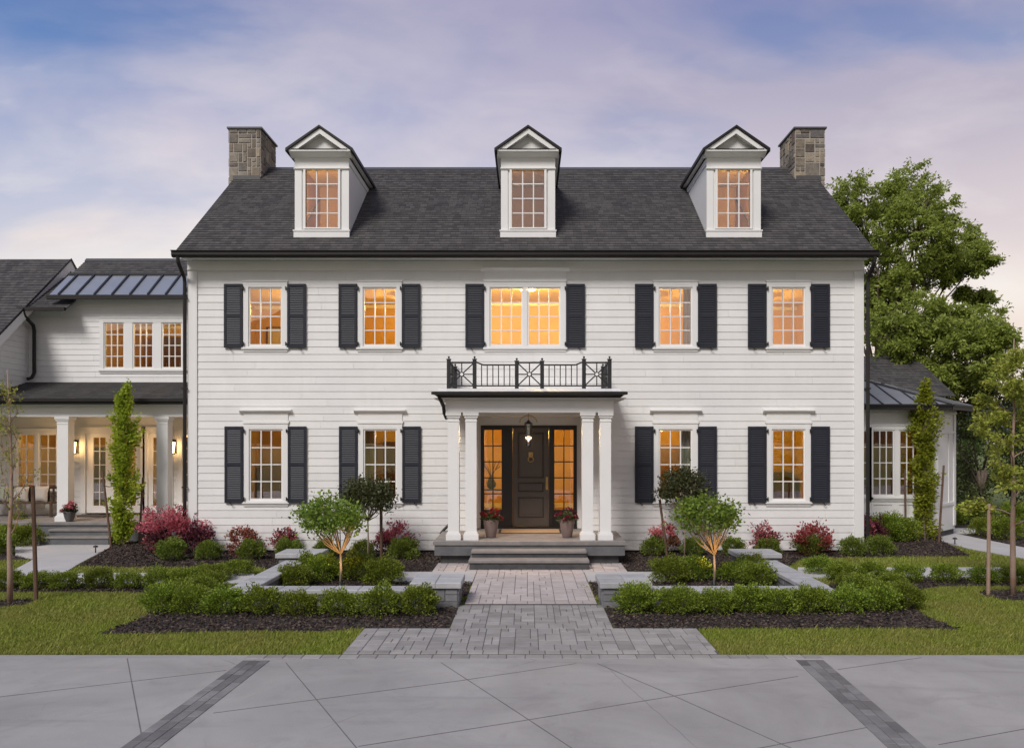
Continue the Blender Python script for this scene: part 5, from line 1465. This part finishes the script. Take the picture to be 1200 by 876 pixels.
def big_tree(name, label, trunk, clumps, m, leaf, seed, per=420, r0=.3, sub=16, group=None, cr=.34):
    """clumps: (x, y, z, radius) in metres; limbs run from the trunk to each clump"""
    x0, y0, zf = trunk; r = random.Random(seed)
    root = thing(name, label, 'tree', (x0, y0, 0), 0, group)
    b = MB(); b.tube([(0, 0, -.1), (.1, 0, zf*.5), (0, 0, zf)], [r0*1.25, r0, r0*.85], 10); P, D = [], []
    for cx, cy, cz, R_ in clumps:
        c = Vector((cx-x0, cy-y0, cz)); st = Vector((0, 0, zf))
        if c.z > zf+2: st = Vector((c.x*.15, c.y*.15, zf+(c.z-zf)*.25))
        mid = st.lerp(c, .5)+Vector((r.gauss(0, .2), r.gauss(0, .2), .25))
        if (st-Vector((0, 0, zf))).length > .1: b.tube([(0, 0, zf-.2), st], [r0*.7, r0*.5], 7)
        b.tube([st, mid, c], [r0*.30, r0*.18, r0*.08], 6)
        for k in range(sub):
            d = Vector((r.gauss(0, 1), r.gauss(0, 1), r.gauss(0, .8))).normalized(); tip = c+d*R_*r.uniform(.4, 1.28)
            b.tube([mid.lerp(c, r.uniform(.4, 1)), c.lerp(tip, .5)+Vector((0, 0, .1)), tip], [r0*.10, r0*.06, r0*.02], 4)
            nt_ = 7; per_t = max(4, per//sub*2//nt_)
            for q in range(nt_):
                td = (d*.8+Vector((r.gauss(0, .75), r.gauss(0, .75), r.gauss(0, .45)))).normalized(); tl = r.uniform(.45, 1.0)*cr*R_*3.0
                o_ = tip+Vector((r.gauss(0, 1), r.gauss(0, 1), r.gauss(0, .7)))*cr*R_*.45
                if q < 2: b.tube([tip, o_+td*tl*.8], [r0*.025, r0*.012], 3)
                for j in range(per_t):
                    t = (j+1)/per_t; pp = o_+td*tl*t+Vector((0, 0, -.16*tl*t*t))+Vector((r.gauss(0, .05), r.gauss(0, .05), r.gauss(0, .05)))
                    P.append(tuple(pp)); D.append((td.x*.7+r.gauss(0, .5), td.y*.7+r.gauss(0, .5), -.30))
    b.build('trunk', 'bark', root, smooth=True); leaf_obj('crown', P, D, leaf, m, root, .42, .7)
TY = 12.0
cl = [(1000,232,26),(985,250,20),(1010,262,28),(1060,222,26),(1045,240,24),(1085,238,26),(1075,270,30),(1040,285,28),(1110,275,26),(1105,300,22),(1135,292,22),(1148,305,18),(1120,318,16),
      (1020,315,28),(1035,345,24),(1060,330,22),(1005,350,20),(1075,318,20),(1025,375,26),(1050,385,26),(1150,375,20),(1165,395,16),(1080,372,24),(1105,385,26),(1135,395,26),(1155,420,20),(1090,410,28),(1120,425,26),(1060,408,20),(1140,450,20),(1105,450,22),(1150,350,12),(990,290,24),(1128,345,8)]
r = random.Random(3)
big_tree('ash_tree', 'large full green tree rising behind the house beyond the glazed bay', (PX(1031, TY), TY, 3.6),
         [(PX(a, T_), T_, PZ(b_, T_), c/30*.82) for a, b_, c, T_ in [(a, b_, c, TY+r.uniform(-1.4, 1.4)-(4 if b_ > 368 and a > 1040 else 0)) for a, b_, c in cl]], 'leaf_tree', .15, 2, 1700, .20, 24, cr=.26)
gbk = 'dark trees behind the garden beyond the glazed bay'
for i, (px, Y, h, w, lab) in enumerate(((1150, 9, 4.9, 2.2, 'dark bushy tree behind the bay corner'), (1185, 12, 5.2, 2.6, 'dark bushy tree behind the leafy young tree'), (1225, 10, 4.6, 2.4, 'dark bushy tree at the edge of the garden past the young tree'), (1135, 16, 4.4, 2.2, 'low dark tree far behind the bay roof end'))):
    x = PX(px, Y); r = random.Random(40+i)
    big_tree('background_tree', lab, (x, Y, 1.0), [(x+r.uniform(-.5, .5)*w, Y+r.uniform(-.4, .4)*w, r.uniform(.9, h-.7), .72) for _ in range(9)], 'leaf_back', .13, 50+i, 420, .10, 10, gbk, cr=.36)
# hills
def hills(name, y, x0, x1, hmax, seed, m, zf=None, depth=300):
    r = random.Random(seed); n = 90; ph = [r.uniform(0, 6.28) for _ in range(6)]; mb = MB(); vs = []
    for k in range(n+1):
        x = x0+(x1-x0)*k/n
        h = hmax*(.55+.22*math.sin(x/(x1-x0)*9+ph[0])+.13*math.sin(x/(x1-x0)*23+ph[1])+.07*math.sin(x/(x1-x0)*57+ph[2])+.03*math.sin(x/(x1-x0)*131+ph[3]))
        if zf: h *= zf(x)
        vs += [(x, y, -1), (x, y+depth*.45, h*.6), (x, y+depth, h), (x, y+depth*2, -1)]
    fs = []
    for k in range(n):
        for j in range(3): fs.append((4*k+j, 4*k+4+j, 4*k+5+j, 4*k+1+j))
    mb.add(vs, fs); return tag(mb.build(name, m, smooth=True), kind='structure')
hills('hills', 1500, -1500, 2600, 175, 5, 'hill')
hills('hills_behind', -700, -1100, 1100, 165, 11, 'hill_green', depth=-120)

# ------------------------------------------------------------------ THINGS AT THE DOORS
def flower_pot(x, y, z, h, r_, label, m, petal, seed, group=None):
    o = thing('flower_pot', label, 'flower pot', (x, y, z), 0, group)
    b = MB(); b.lathe([(r_*.55, 0), (r_*.62, .02), (r_*.82, h*.45), (r_*.98, h*.85), (r_*1.02, h*.95), (r_, h), (r_*.9, h), (r_*.88, h*.93), (0, h*.93)], (0, 0, 0), 26, 0); b.build('pot', m, o, smooth=True)
    rg = np.random.default_rng(seed); n = 700
    d = norm(rg.normal(0, 1, (n, 3))); d[:, 2] = np.abs(d[:, 2])*.9; P = d*rg.uniform(.3, 1, (n, 1))*np.array([r_*1.25, r_*1.25, .24]) + np.array([0, 0, h*.94])
    V = leaf_quads(P, d, np.full(n, .055), .5, .5); link('foliage', quads_mesh('foliage', V, rg.uniform(0, 1, n), ['leaf_dark']), o)
    n = 260; d = norm(rg.normal(0, 1, (n, 3))); d[:, 2] = np.abs(d[:, 2]); hd = rg.normal(0, 1, (14, 3)); hd[:, 2] = np.abs(hd[:, 2]); hd = norm(hd)*np.array([r_*1.3, r_*1.3, .24]); q = hd[rg.integers(0, 14, n)]
    P = q + d*.035 + np.array([0, 0, h*.96]); V = leaf_quads(P, d, np.full(n, .05), .9, .3); link('flowers', quads_mesh('flowers', V, rg.uniform(0, 1, n), [petal]), o)
    return o
pg = 'flower pots on the entry porch'
flower_pot(PX(575.5, -1.45), -1.45, .56, .40, .175, 'mauve pot of dark red flowers on the entry porch, nearest the porch wing', 'pot', 'petal_wine', 1, pg)
flower_pot(PX(664.5, -1.45), -1.45, .56, .40, .175, 'mauve pot of dark red flowers on the entry porch, nearest the glazed bay', 'pot', 'petal_wine', 2, pg)
flower_pot(PX(81, 2.2), 2.22, .56, .27, .155, 'charcoal pot of red flowers by the porch wing column at the steps', 'pot_grey', 'petal_pink', 3)
o = thing('doormat', 'tan coir doormat with dark border in front of the entry door', 'doormat', (.07, -.25, .561)); b = MB(); b.bbox(-.76, .76, -.42, .42, 0, .012, .004, 0); b.build('border', 'mat_dark', o)
b = MB(); b.bbox(-.70, .70, -.36, .36, .0125, .022, .004, 0); b.build('mat_pile', 'coir', o)
o = thing('doormat', 'dark rubber doormat before the glazed door of the porch wing', 'doormat', (lx(120), 3.75, .561)); b = MB(); b.bbox(-.5, .5, -.3, .3, 0, .015, .004); b.build('mat_pile', 'mat_dark', o)

# hanging lantern
LYy = -.95; LX_ = PX(619.3, LYy); zt, zb = PZ(496, LYy), PZ(523.5, LYy)
o = thing('hanging_lantern', 'brass and glass lantern hanging from the entry porch ceiling', 'lantern', (LX_, LYy, 3.55))
Z = lambda z: z-3.55
b = MB(); b.tube([(0, 0, 0), (0, 0, Z(3.30))], .008, 6)
b.lathe([(.06, -.02), (.06, 0)], (0, 0, 0), 14)
rr = .20; zc = PZ(491.5, LYy)-.07
b.tube([(rr*math.cos(t), 0, Z(zc)+rr*.85*math.sin(t)) for t in [math.pi*k/14 for k in range(15)]], .010, 6)
b.tube([(0, 0, Z(zc)+.17), (0, 0, Z(zt)+.06)], .008, 6); b.build('hoop', 'brass', o)
b = MB(); H_ = zt-zb
b.lathe([(.012, .09), (.03, .06), (.085, .012), (.10, 0), (.095, -.012), (0, -.012)], (0, 0, Z(zt)), 6)
for k in range(6):
    a = 2*math.pi*k/6; b.tube([(.088*math.cos(a), .088*math.sin(a), Z(zt)-.01), (.05*math.cos(a), .05*math.sin(a), Z(zb)+.02)], .006, 5)
b.lathe([(.052, .0), (.056, .02), (.05, .03), (0, .03)], (0, 0, Z(zb)), 6)
b.build('lantern_cage', 'iron', o)
b = MB(); b.lathe([(.045, .03), (.083, H_-.015)], (0, 0, Z(zb)), 6); b.f = b.f[:-2]; b.mi = b.mi[:-2]; b.c = b.c[:-2]; b.build('lantern_glass', 'glass_soft', o)
b = MB(); b.lathe([(.0, 0), (.016, .02), (.02, .05), (.012, .09), (0, .11)], (0, 0, Z(zb)+.12), 10); b.build('bulb', 'flame', o, smooth=True)
light('lantern_light', (0, 0, Z(zb)+.22), 3, (1, .66, .38), .05, o)

def wall_lantern(px, py, label):
    x, z = lx(px), PZ(py, LWY); o = thing('wall_lantern', label, 'lantern', (x, LWY-.02, z), 0, 'lit wall lanterns on the porch wing')
    b = MB(); b.bbox(-.055, .055, -.02, 0, -.12, .16, .008); b.tube([(0, -.01, .10), (0, -.10, .20), (0, -.16, .17)], .010, 6)
    b.lathe([(.015, .25), (.03, .22), (.03, .20), (.11, .14), (.125, .125), (.12, .115), (0, .115)], (0, -.16, 0), 4)
    for k in range(4):
        a = math.pi/2*k; b.tube([(.105*math.cos(a), -.16+.105*math.sin(a), .12), (.085*math.cos(a), -.16+.085*math.sin(a), -.13)], .007, 4)
    b.lathe([(.0, -.165), (.04, -.15), (.10, -.14), (.09, -.125), (0, -.125)], (0, -.16, 0), 4); b.build('lantern_cage', 'iron', o)
    b = MB(); b.lathe([(.0, -.12), (.078, -.118), (.098, .112), (0, .114)], (0, -.16, 0), 4); b.build('lantern_glass', 'lamp_warm', o)
    o.scale = (1.9, 1.7, 1.4); light('lantern_light', (0, -.27, 0), 30, (1, .60, .27), .08, o)
wall_lantern(88.5, 524, 'lit wall lantern on the porch wing between the window and the glazed door')
wall_lantern(203, 524, 'lit wall lantern on the porch wing nearest the main house')
# porch bench with cushions
bx0 = PX(20, 3.6); o = thing('porch_bench', 'dark wooden bench under the porch wing window', 'bench', (bx0, 3.75, .56))
b = MB(); b.bbox(-1.1, 1.1, -.30, .26, .38, .42, .008); b.build('seat', 'dark_wood', o)
b = MB(); b.box(-1.1, 1.1, .22, .27, .78, .86)
for k in range(15): b.box(-1.02+k*.14, -.97+k*.14, .23, .26, .421, .7795)
b.build('backrest', 'dark_wood', o)
for sx in (-1, 1):
    for sy in (-.27, .22):
        b = MB(); b.bbox(sx*1.05-.03, sx*1.05+.03, sy-.03, sy+.03, 0, .379, .004); b.build('leg', 'dark_wood', o)
    b = MB(); b.box(sx*1.07-.03, sx*1.07+.03, -.30, .21, .60, .64); b.box(sx*1.07-.025, sx*1.07+.025, -.29, -.24, .421, .5995); b.build('armrest', 'dark_wood', o)
def cushion(x, y, z, w, m, label, rx=.25, seed=0):
    mb = MB(); n = 10; vs = []; 
    for i in range(n+1):
        for j in range(n+1):
            u, v = i/n*2-1, j/n*2-1; t = .085*(1-abs(u)**3)**.5*(1-abs(v)**3)**.5 if abs(u) < 1 and abs(v) < 1 else 0
            k_ = 1-.06*(1-abs(u*v)); vs.append((u*w/2*k_, -t, v*w/2*k_+w/2))
    for i in range(n+1):
        for j in range(n+1):
            a = vs[i*(n+1)+j]; vs.append((a[0], -a[1], a[2]))
    fs = []; o2 = (n+1)**2
    for i in range(n):
        for j in range(n):
            a = i*(n+1)+j; fs.append((a, a+n+1, a+n+2, a+1)); fs.append((o2+a, o2+a+1, o2+a+n+2, o2+a+n+1))
    mb.add(vs, fs); o = mb.build('cushion', m, None, (x, y, z), 0, smooth=True); o.rotation_euler = (-rx, 0, random.uniform(-.1, .1)); tag(o, label, 'cushion', 'cushions on the porch bench')
cushion(bx0+.52, 3.80, .985, .46, 'fabric', 'pale square cushion on the porch bench, nearest the flower pot')
cushion(bx0-.05, 3.80, .985, .44, 'fabric', 'pale square cushion in the middle of the porch bench')
cushion(bx0-.62, 3.80, .985, .46, 'curtain', 'grey green cushion on the porch bench, farthest from the steps')

# spotlights at the small trees
def uplight(x, y, label, tgt):
    o = thing('garden_spotlight', label, 'spotlight', (x, y, .03), 0, 'garden spotlights at the small trees')
    b = MB(); b.tube([(0, 0, 0), (0, 0, .08)], .012, 6); b.tube([(0, 0, .07), (0, .03, .16)], [.035, .04], 10); b.build('spot_body', 'iron', o)
    l = light('spot_light', (0, .035, .20), 48, (1, .60, .24), .03, o, 'SPOT', spot_size=R(84), spot_blend=.9)
    d = Vector(tgt)-Vector((x, y, .23)); l.rotation_euler = (-d).to_track_quat('Z', 'Y').to_euler()
uplight(tx1[0]+.14, tx1[1]-.62, 'small black spotlight at the foot of the green tree on the porch wing side', (tx1[0], tx1[1], .80))
uplight(tx2[0]-.14, tx2[1]-.62, 'small black spotlight at the foot of the green tree on the glazed bay side', (tx2[0], tx2[1], .80))

# path lights
def path_light(px, py, label):
    x, y = G(px, py, .03); o = thing('path_light', label, 'garden light', (x, y, .03), 0, 'low black garden lights')
    b = MB(); b.tube([(0, 0, 0), (0, 0, .16)], .014, 6); b.build('stem', 'iron', o); b = MB(); b.lathe([(.0, .20), (.05, .18), (.06, .15), (.02, .15)], (0, 0, 0), 12); b.build('cap', 'iron', o)
path_light(112, 648, 'low black garden light beside the path to the porch wing'); path_light(1119, 638, 'low black garden light beside the path past the glazed bay')

# ------------------------------------------------------------------ INSIDE THE ROOMS
def ceiling_lamp(x, y, z, power, label, m='lamp_shade', r_=.2, drop=.25, col=(1, .60, .14), s=.10):
    o = thing('ceiling_lamp', label, 'lamp', (x, y, z), 0, 'ceiling lamps seen through the windows')
    b = MB(); b.tube([(0, 0, 0), (0, 0, -drop)], .01, 6); b.lathe([(.06, -.03), (.06, -.001)], (0, 0, 0), 12); b.build('stem', 'brass', o)
    b = MB(); b.lathe([(r_*.75, 0), (r_, -.18), (r_*.96, -.185), (r_*.7, -.01)], (0, 0, -drop), 18); b.build('lamp_shade', m, o, smooth=True)
    light('lamp_light', (0, 0, -drop-.30), power, (1, .70, .15) if power > 400 else col, s, o)
L1 = [(-6.4, 3.2, 3.45, 26, 'room behind the lower window nearest the porch wing'), (-3.3, 3.2, 3.45, 46, 'lower room beside the entry on the porch wing side'), (.05, 3.2, 3.45, 250, 'entry hall behind the sidelights'),
      (3.6, 3.0, 3.45, 80, 'lower room beside the entry on the glazed bay side'), (6.4, 3.0, 3.45, 60, 'room behind the lower window next to the glazed bay'),
      (-6.2, 2.4, 6.72, 120, 'upper room nearest the porch wing'), (-3.3, 2.2, 6.72, 150, 'upper room beside the central window on the porch wing side'), (.0, .50, 6.72, 560, 'upper room behind the central double window'),
      (3.4, 2.2, 6.72, 140, 'upper room beside the central window on the glazed bay side'), (6.5, 2.4, 6.72, 140, 'upper room next to the glazed bay side wall'),
      (-14.6, 6.4, 3.3, 45, 'porch wing room behind the paired window'), (-11.2, 6.6, 3.3, 40, 'porch wing room behind the glazed doors'), (-10.55, 6.0, 6.6, 120, 'upper porch wing room behind the triple window'), (10.0, 4.8, 3.5, 2, 'glazed bay room')]
for x, y, z, p, lab in L1:
    ceiling_lamp(x, y, z, p, 'warm ceiling lamp in the ' + lab, drop=.25 if z < 4 else (.02 if abs(x) < .01 and y < 1 else .12))
for i, x in enumerate(DORX):
    sx = (-.525, -.525, .525)[i]
    o = thing('wall_lamp', 'small warm wall lamp inside the %s dormer' % ('porch wing side', 'middle', 'glazed bay side')[i], 'lamp', (x+sx, .375, 8.95), 0, 'lamps inside the dormers')
    b = MB(); b.lathe([(.03, .06), (.05, -.02), (.045, -.02), (.025, .06)], (0, 0, 0), 12); b.build('lamp_shade', 'lamp_shade', o); b = MB(); b.tube([(0, -.14, -.01), (0, 0, .05)], .012, 6); b.build('bracket', 'brass', o)
    light('lamp_light', (0, .02, -.06), (60, 22, 60)[i], (1, .60, .22), .04, o)
def cabinet(x, y, z, w, h, d, label, m='dark_wood', group='cabinets seen through the windows'):
    o = thing('cabinet', label, 'cabinet', (x, y, z), 0, group)
    b = MB(); b.bbox(-w/2, w/2, -d, 0, .08, h, .006); b.build('carcass', m, o)
    n = max(2, int(w/.5))
    for k in range(n):
        a = -w/2+w*k/n; b = MB(); b.box(a+.02, a+w/n-.02, -d-.018, -d-.001, .12, h-.04); dd = b.build('door', m, o); b = MB(); b.box(a+w/n-.08, a+w/n-.06, -d-.035, -d-.019, h*.5, h*.5+.12); b.build('handle', 'brass', dd)
    b = MB(); b.box(-w/2+.03, w/2-.03, -d+.03, -.02, 0, .0799); b.build('plinth', m, o)
def picture(x, y, z, w, h, label, c='dark_wood'):
    o = thing('framed_picture', label, 'picture', (x, y, z), 0, 'pictures on the room walls'); b = MB(); f = .04
    b.box(-w/2, w/2, -.03, 0, 0, f); b.box(-w/2, w/2, -.03, 0, h-f, h); b.box(-w/2, -w/2+f, -.03, 0, f, h-f); b.box(w/2-f, w/2, -.03, 0, f, h-f); b.build('frame', c, o)
    b = MB(); b.box(-w/2+f, w/2-f, -.015, 0, f, h-f); b.build('picture_sheet', 'fabric', o)
def curtain(x, y, z0, z1, w, label, m='curtain'):
    b = MB(); n = int(w/.02); pts = [(x-w/2+w*k/n, y+.035*math.sin(k*1.1)+.01*math.sin(k*.37)) for k in range(n+1)]
    vs = [(a, c, z0) for a, c in pts]+[(a, c, z1) for a, c in pts]+[(a, c+.008, z0) for a, c in pts]+[(a, c+.008, z1) for a, c in pts]; q = n+1
    fs = [(k, k+1, q+k+1, q+k) for k in range(n)]+[(2*q+k, 3*q+k, 3*q+k+1, 2*q+k+1) for k in range(n)]
    b.add(vs, fs); o = b.build('curtain', m, smooth=True); tag(o, label, 'curtain', 'curtains inside the windows')
curtain(LOX[2]+.36, .30, .65, 3.3, .38, 'grey green curtain inside the lower window beside the entry on the glazed bay side')
curtain(LOX[3]-.42, .30, .65, 3.3, .26, 'drawn back curtain inside the lower window next to the glazed bay')
curtain(LOX[1]-.36, .30, .65, 3.3, .28, 'warm curtain inside the lower window beside the entry on the porch wing side', 'room')
curtain(UPX[2]+.38, .30, 4.0, 6.6, .26, 'curtain inside the upper window beside the centre on the glazed bay side', 'fabric')
curtain(CWX+.0, .30, 4.0, 6.6, .10, 'narrow curtain in the middle of the central double window', 'fabric')
cabinet(-6.9, 4.59, .62, 1.9, 1.45, .45, 'tall walnut cabinet behind the lower window nearest the porch wing', 'mid_wood')
cabinet(-3.6, 4.59, .62, 1.3, 2.1, .4, 'dark bookcase behind the lower window beside the entry on the porch wing side')
cabinet(4.2, 4.39, .62, 1.5, 2.0, .4, 'walnut bookcase behind the lower window beside the entry on the glazed bay side', 'mid_wood')
cabinet(7.2, 4.39, .62, 1.2, 1.2, .45, 'low dark cabinet behind the lower window next to the glazed bay')
cabinet(9.6, 6.39, .6, 2.2, 1.0, .5, 'low walnut cabinet inside the glazed bay', 'mid_wood')
cabinet(-14.9, 8.59, .62, 1.8, 1.9, .5, 'dark bookcase inside the porch wing behind the paired window')
cabinet(-11.6, 8.59, .62, 1.6, 2.1, .5, 'dark cabinet inside the porch wing behind the glazed doors')
cabinet(-11.9, 7.59, 4.2, .9, 2.0, .4, 'dark wardrobe inside the upper porch wing room')
picture(-5.0, 4.58, 1.9, .9, .7, 'framed picture behind the lower window nearest the porch wing'); picture(3.0, 4.38, 1.7, .6, .8, 'framed picture beside the walnut bookcase')
picture(-7.3, 4.19, 5.5, .8, .6, 'framed picture in the upper room nearest the porch wing'); picture(6.9, 4.39, 5.5, .7, .7, 'framed picture in the upper room next to the glazed bay side wall')
# hall: console table with a vase of branches
o = thing('console_table', 'dark console table in the entry hall', 'table', (-.95, 2.2, .62)); b = MB(); b.bbox(-.45, .45, -.18, .18, .78, .82, .005); b.build('tabletop', 'dark_wood', o)
for sx in (-.42, .42):
    for sy in (-.15, .15):
        b = MB(); b.box(sx-.02, sx+.02, sy-.02, sy+.02, 0, .7795); b.build('leg', 'dark_wood', o)
o = thing('vase', 'dark vase of branches on the hall table behind the sidelight', 'vase', (-.98, 2.2, 1.441)); b = MB(); b.lathe([(.05, 0), (.12, .06), (.14, .16), (.06, .30), (.05, .36), (.045, .36), (0, .2)], (0, 0, 0), 20); b.build('vase_body', 'dark_wood', o, smooth=True)
b = MB(); r = random.Random(2)
for k in range(12):
    a = r.uniform(0, 6.28); b.tube([(0, 0, .3), (.1*math.cos(a), .1*math.sin(a), .5), (.25*math.cos(a), .2*math.sin(a), r.uniform(.6, .8))], .008, 5)
b.build('branches', 'dark_wood', o)
# recessed porch downlight
for i, (x, lab) in enumerate(((-.55, 'small recessed light in the entry porch ceiling, on the porch wing side'), (.65, 'small recessed light in the entry porch ceiling, on the glazed bay side'))):
    o = thing('recessed_light', lab, 'light', (x, -1.35, 3.549), 0, 'recessed lights in the entry porch ceiling'); b = MB(); b.lathe([(.06, -.012), (.075, -.012), (.075, 0), (0, 0)], (0, 0, 0), 18); b.build('trim_ring', 'trim', o)
    b = MB(); b.lathe([(.0, -.008), (.055, -.008), (.055, -.001)], (0, 0, 0), 18); b.build('lens', 'bulb', o)
    light('down_light', (0, 0, -.03), 170, (1, .70, .46), .05, o, 'SPOT', spot_size=R(84), spot_blend=.8)
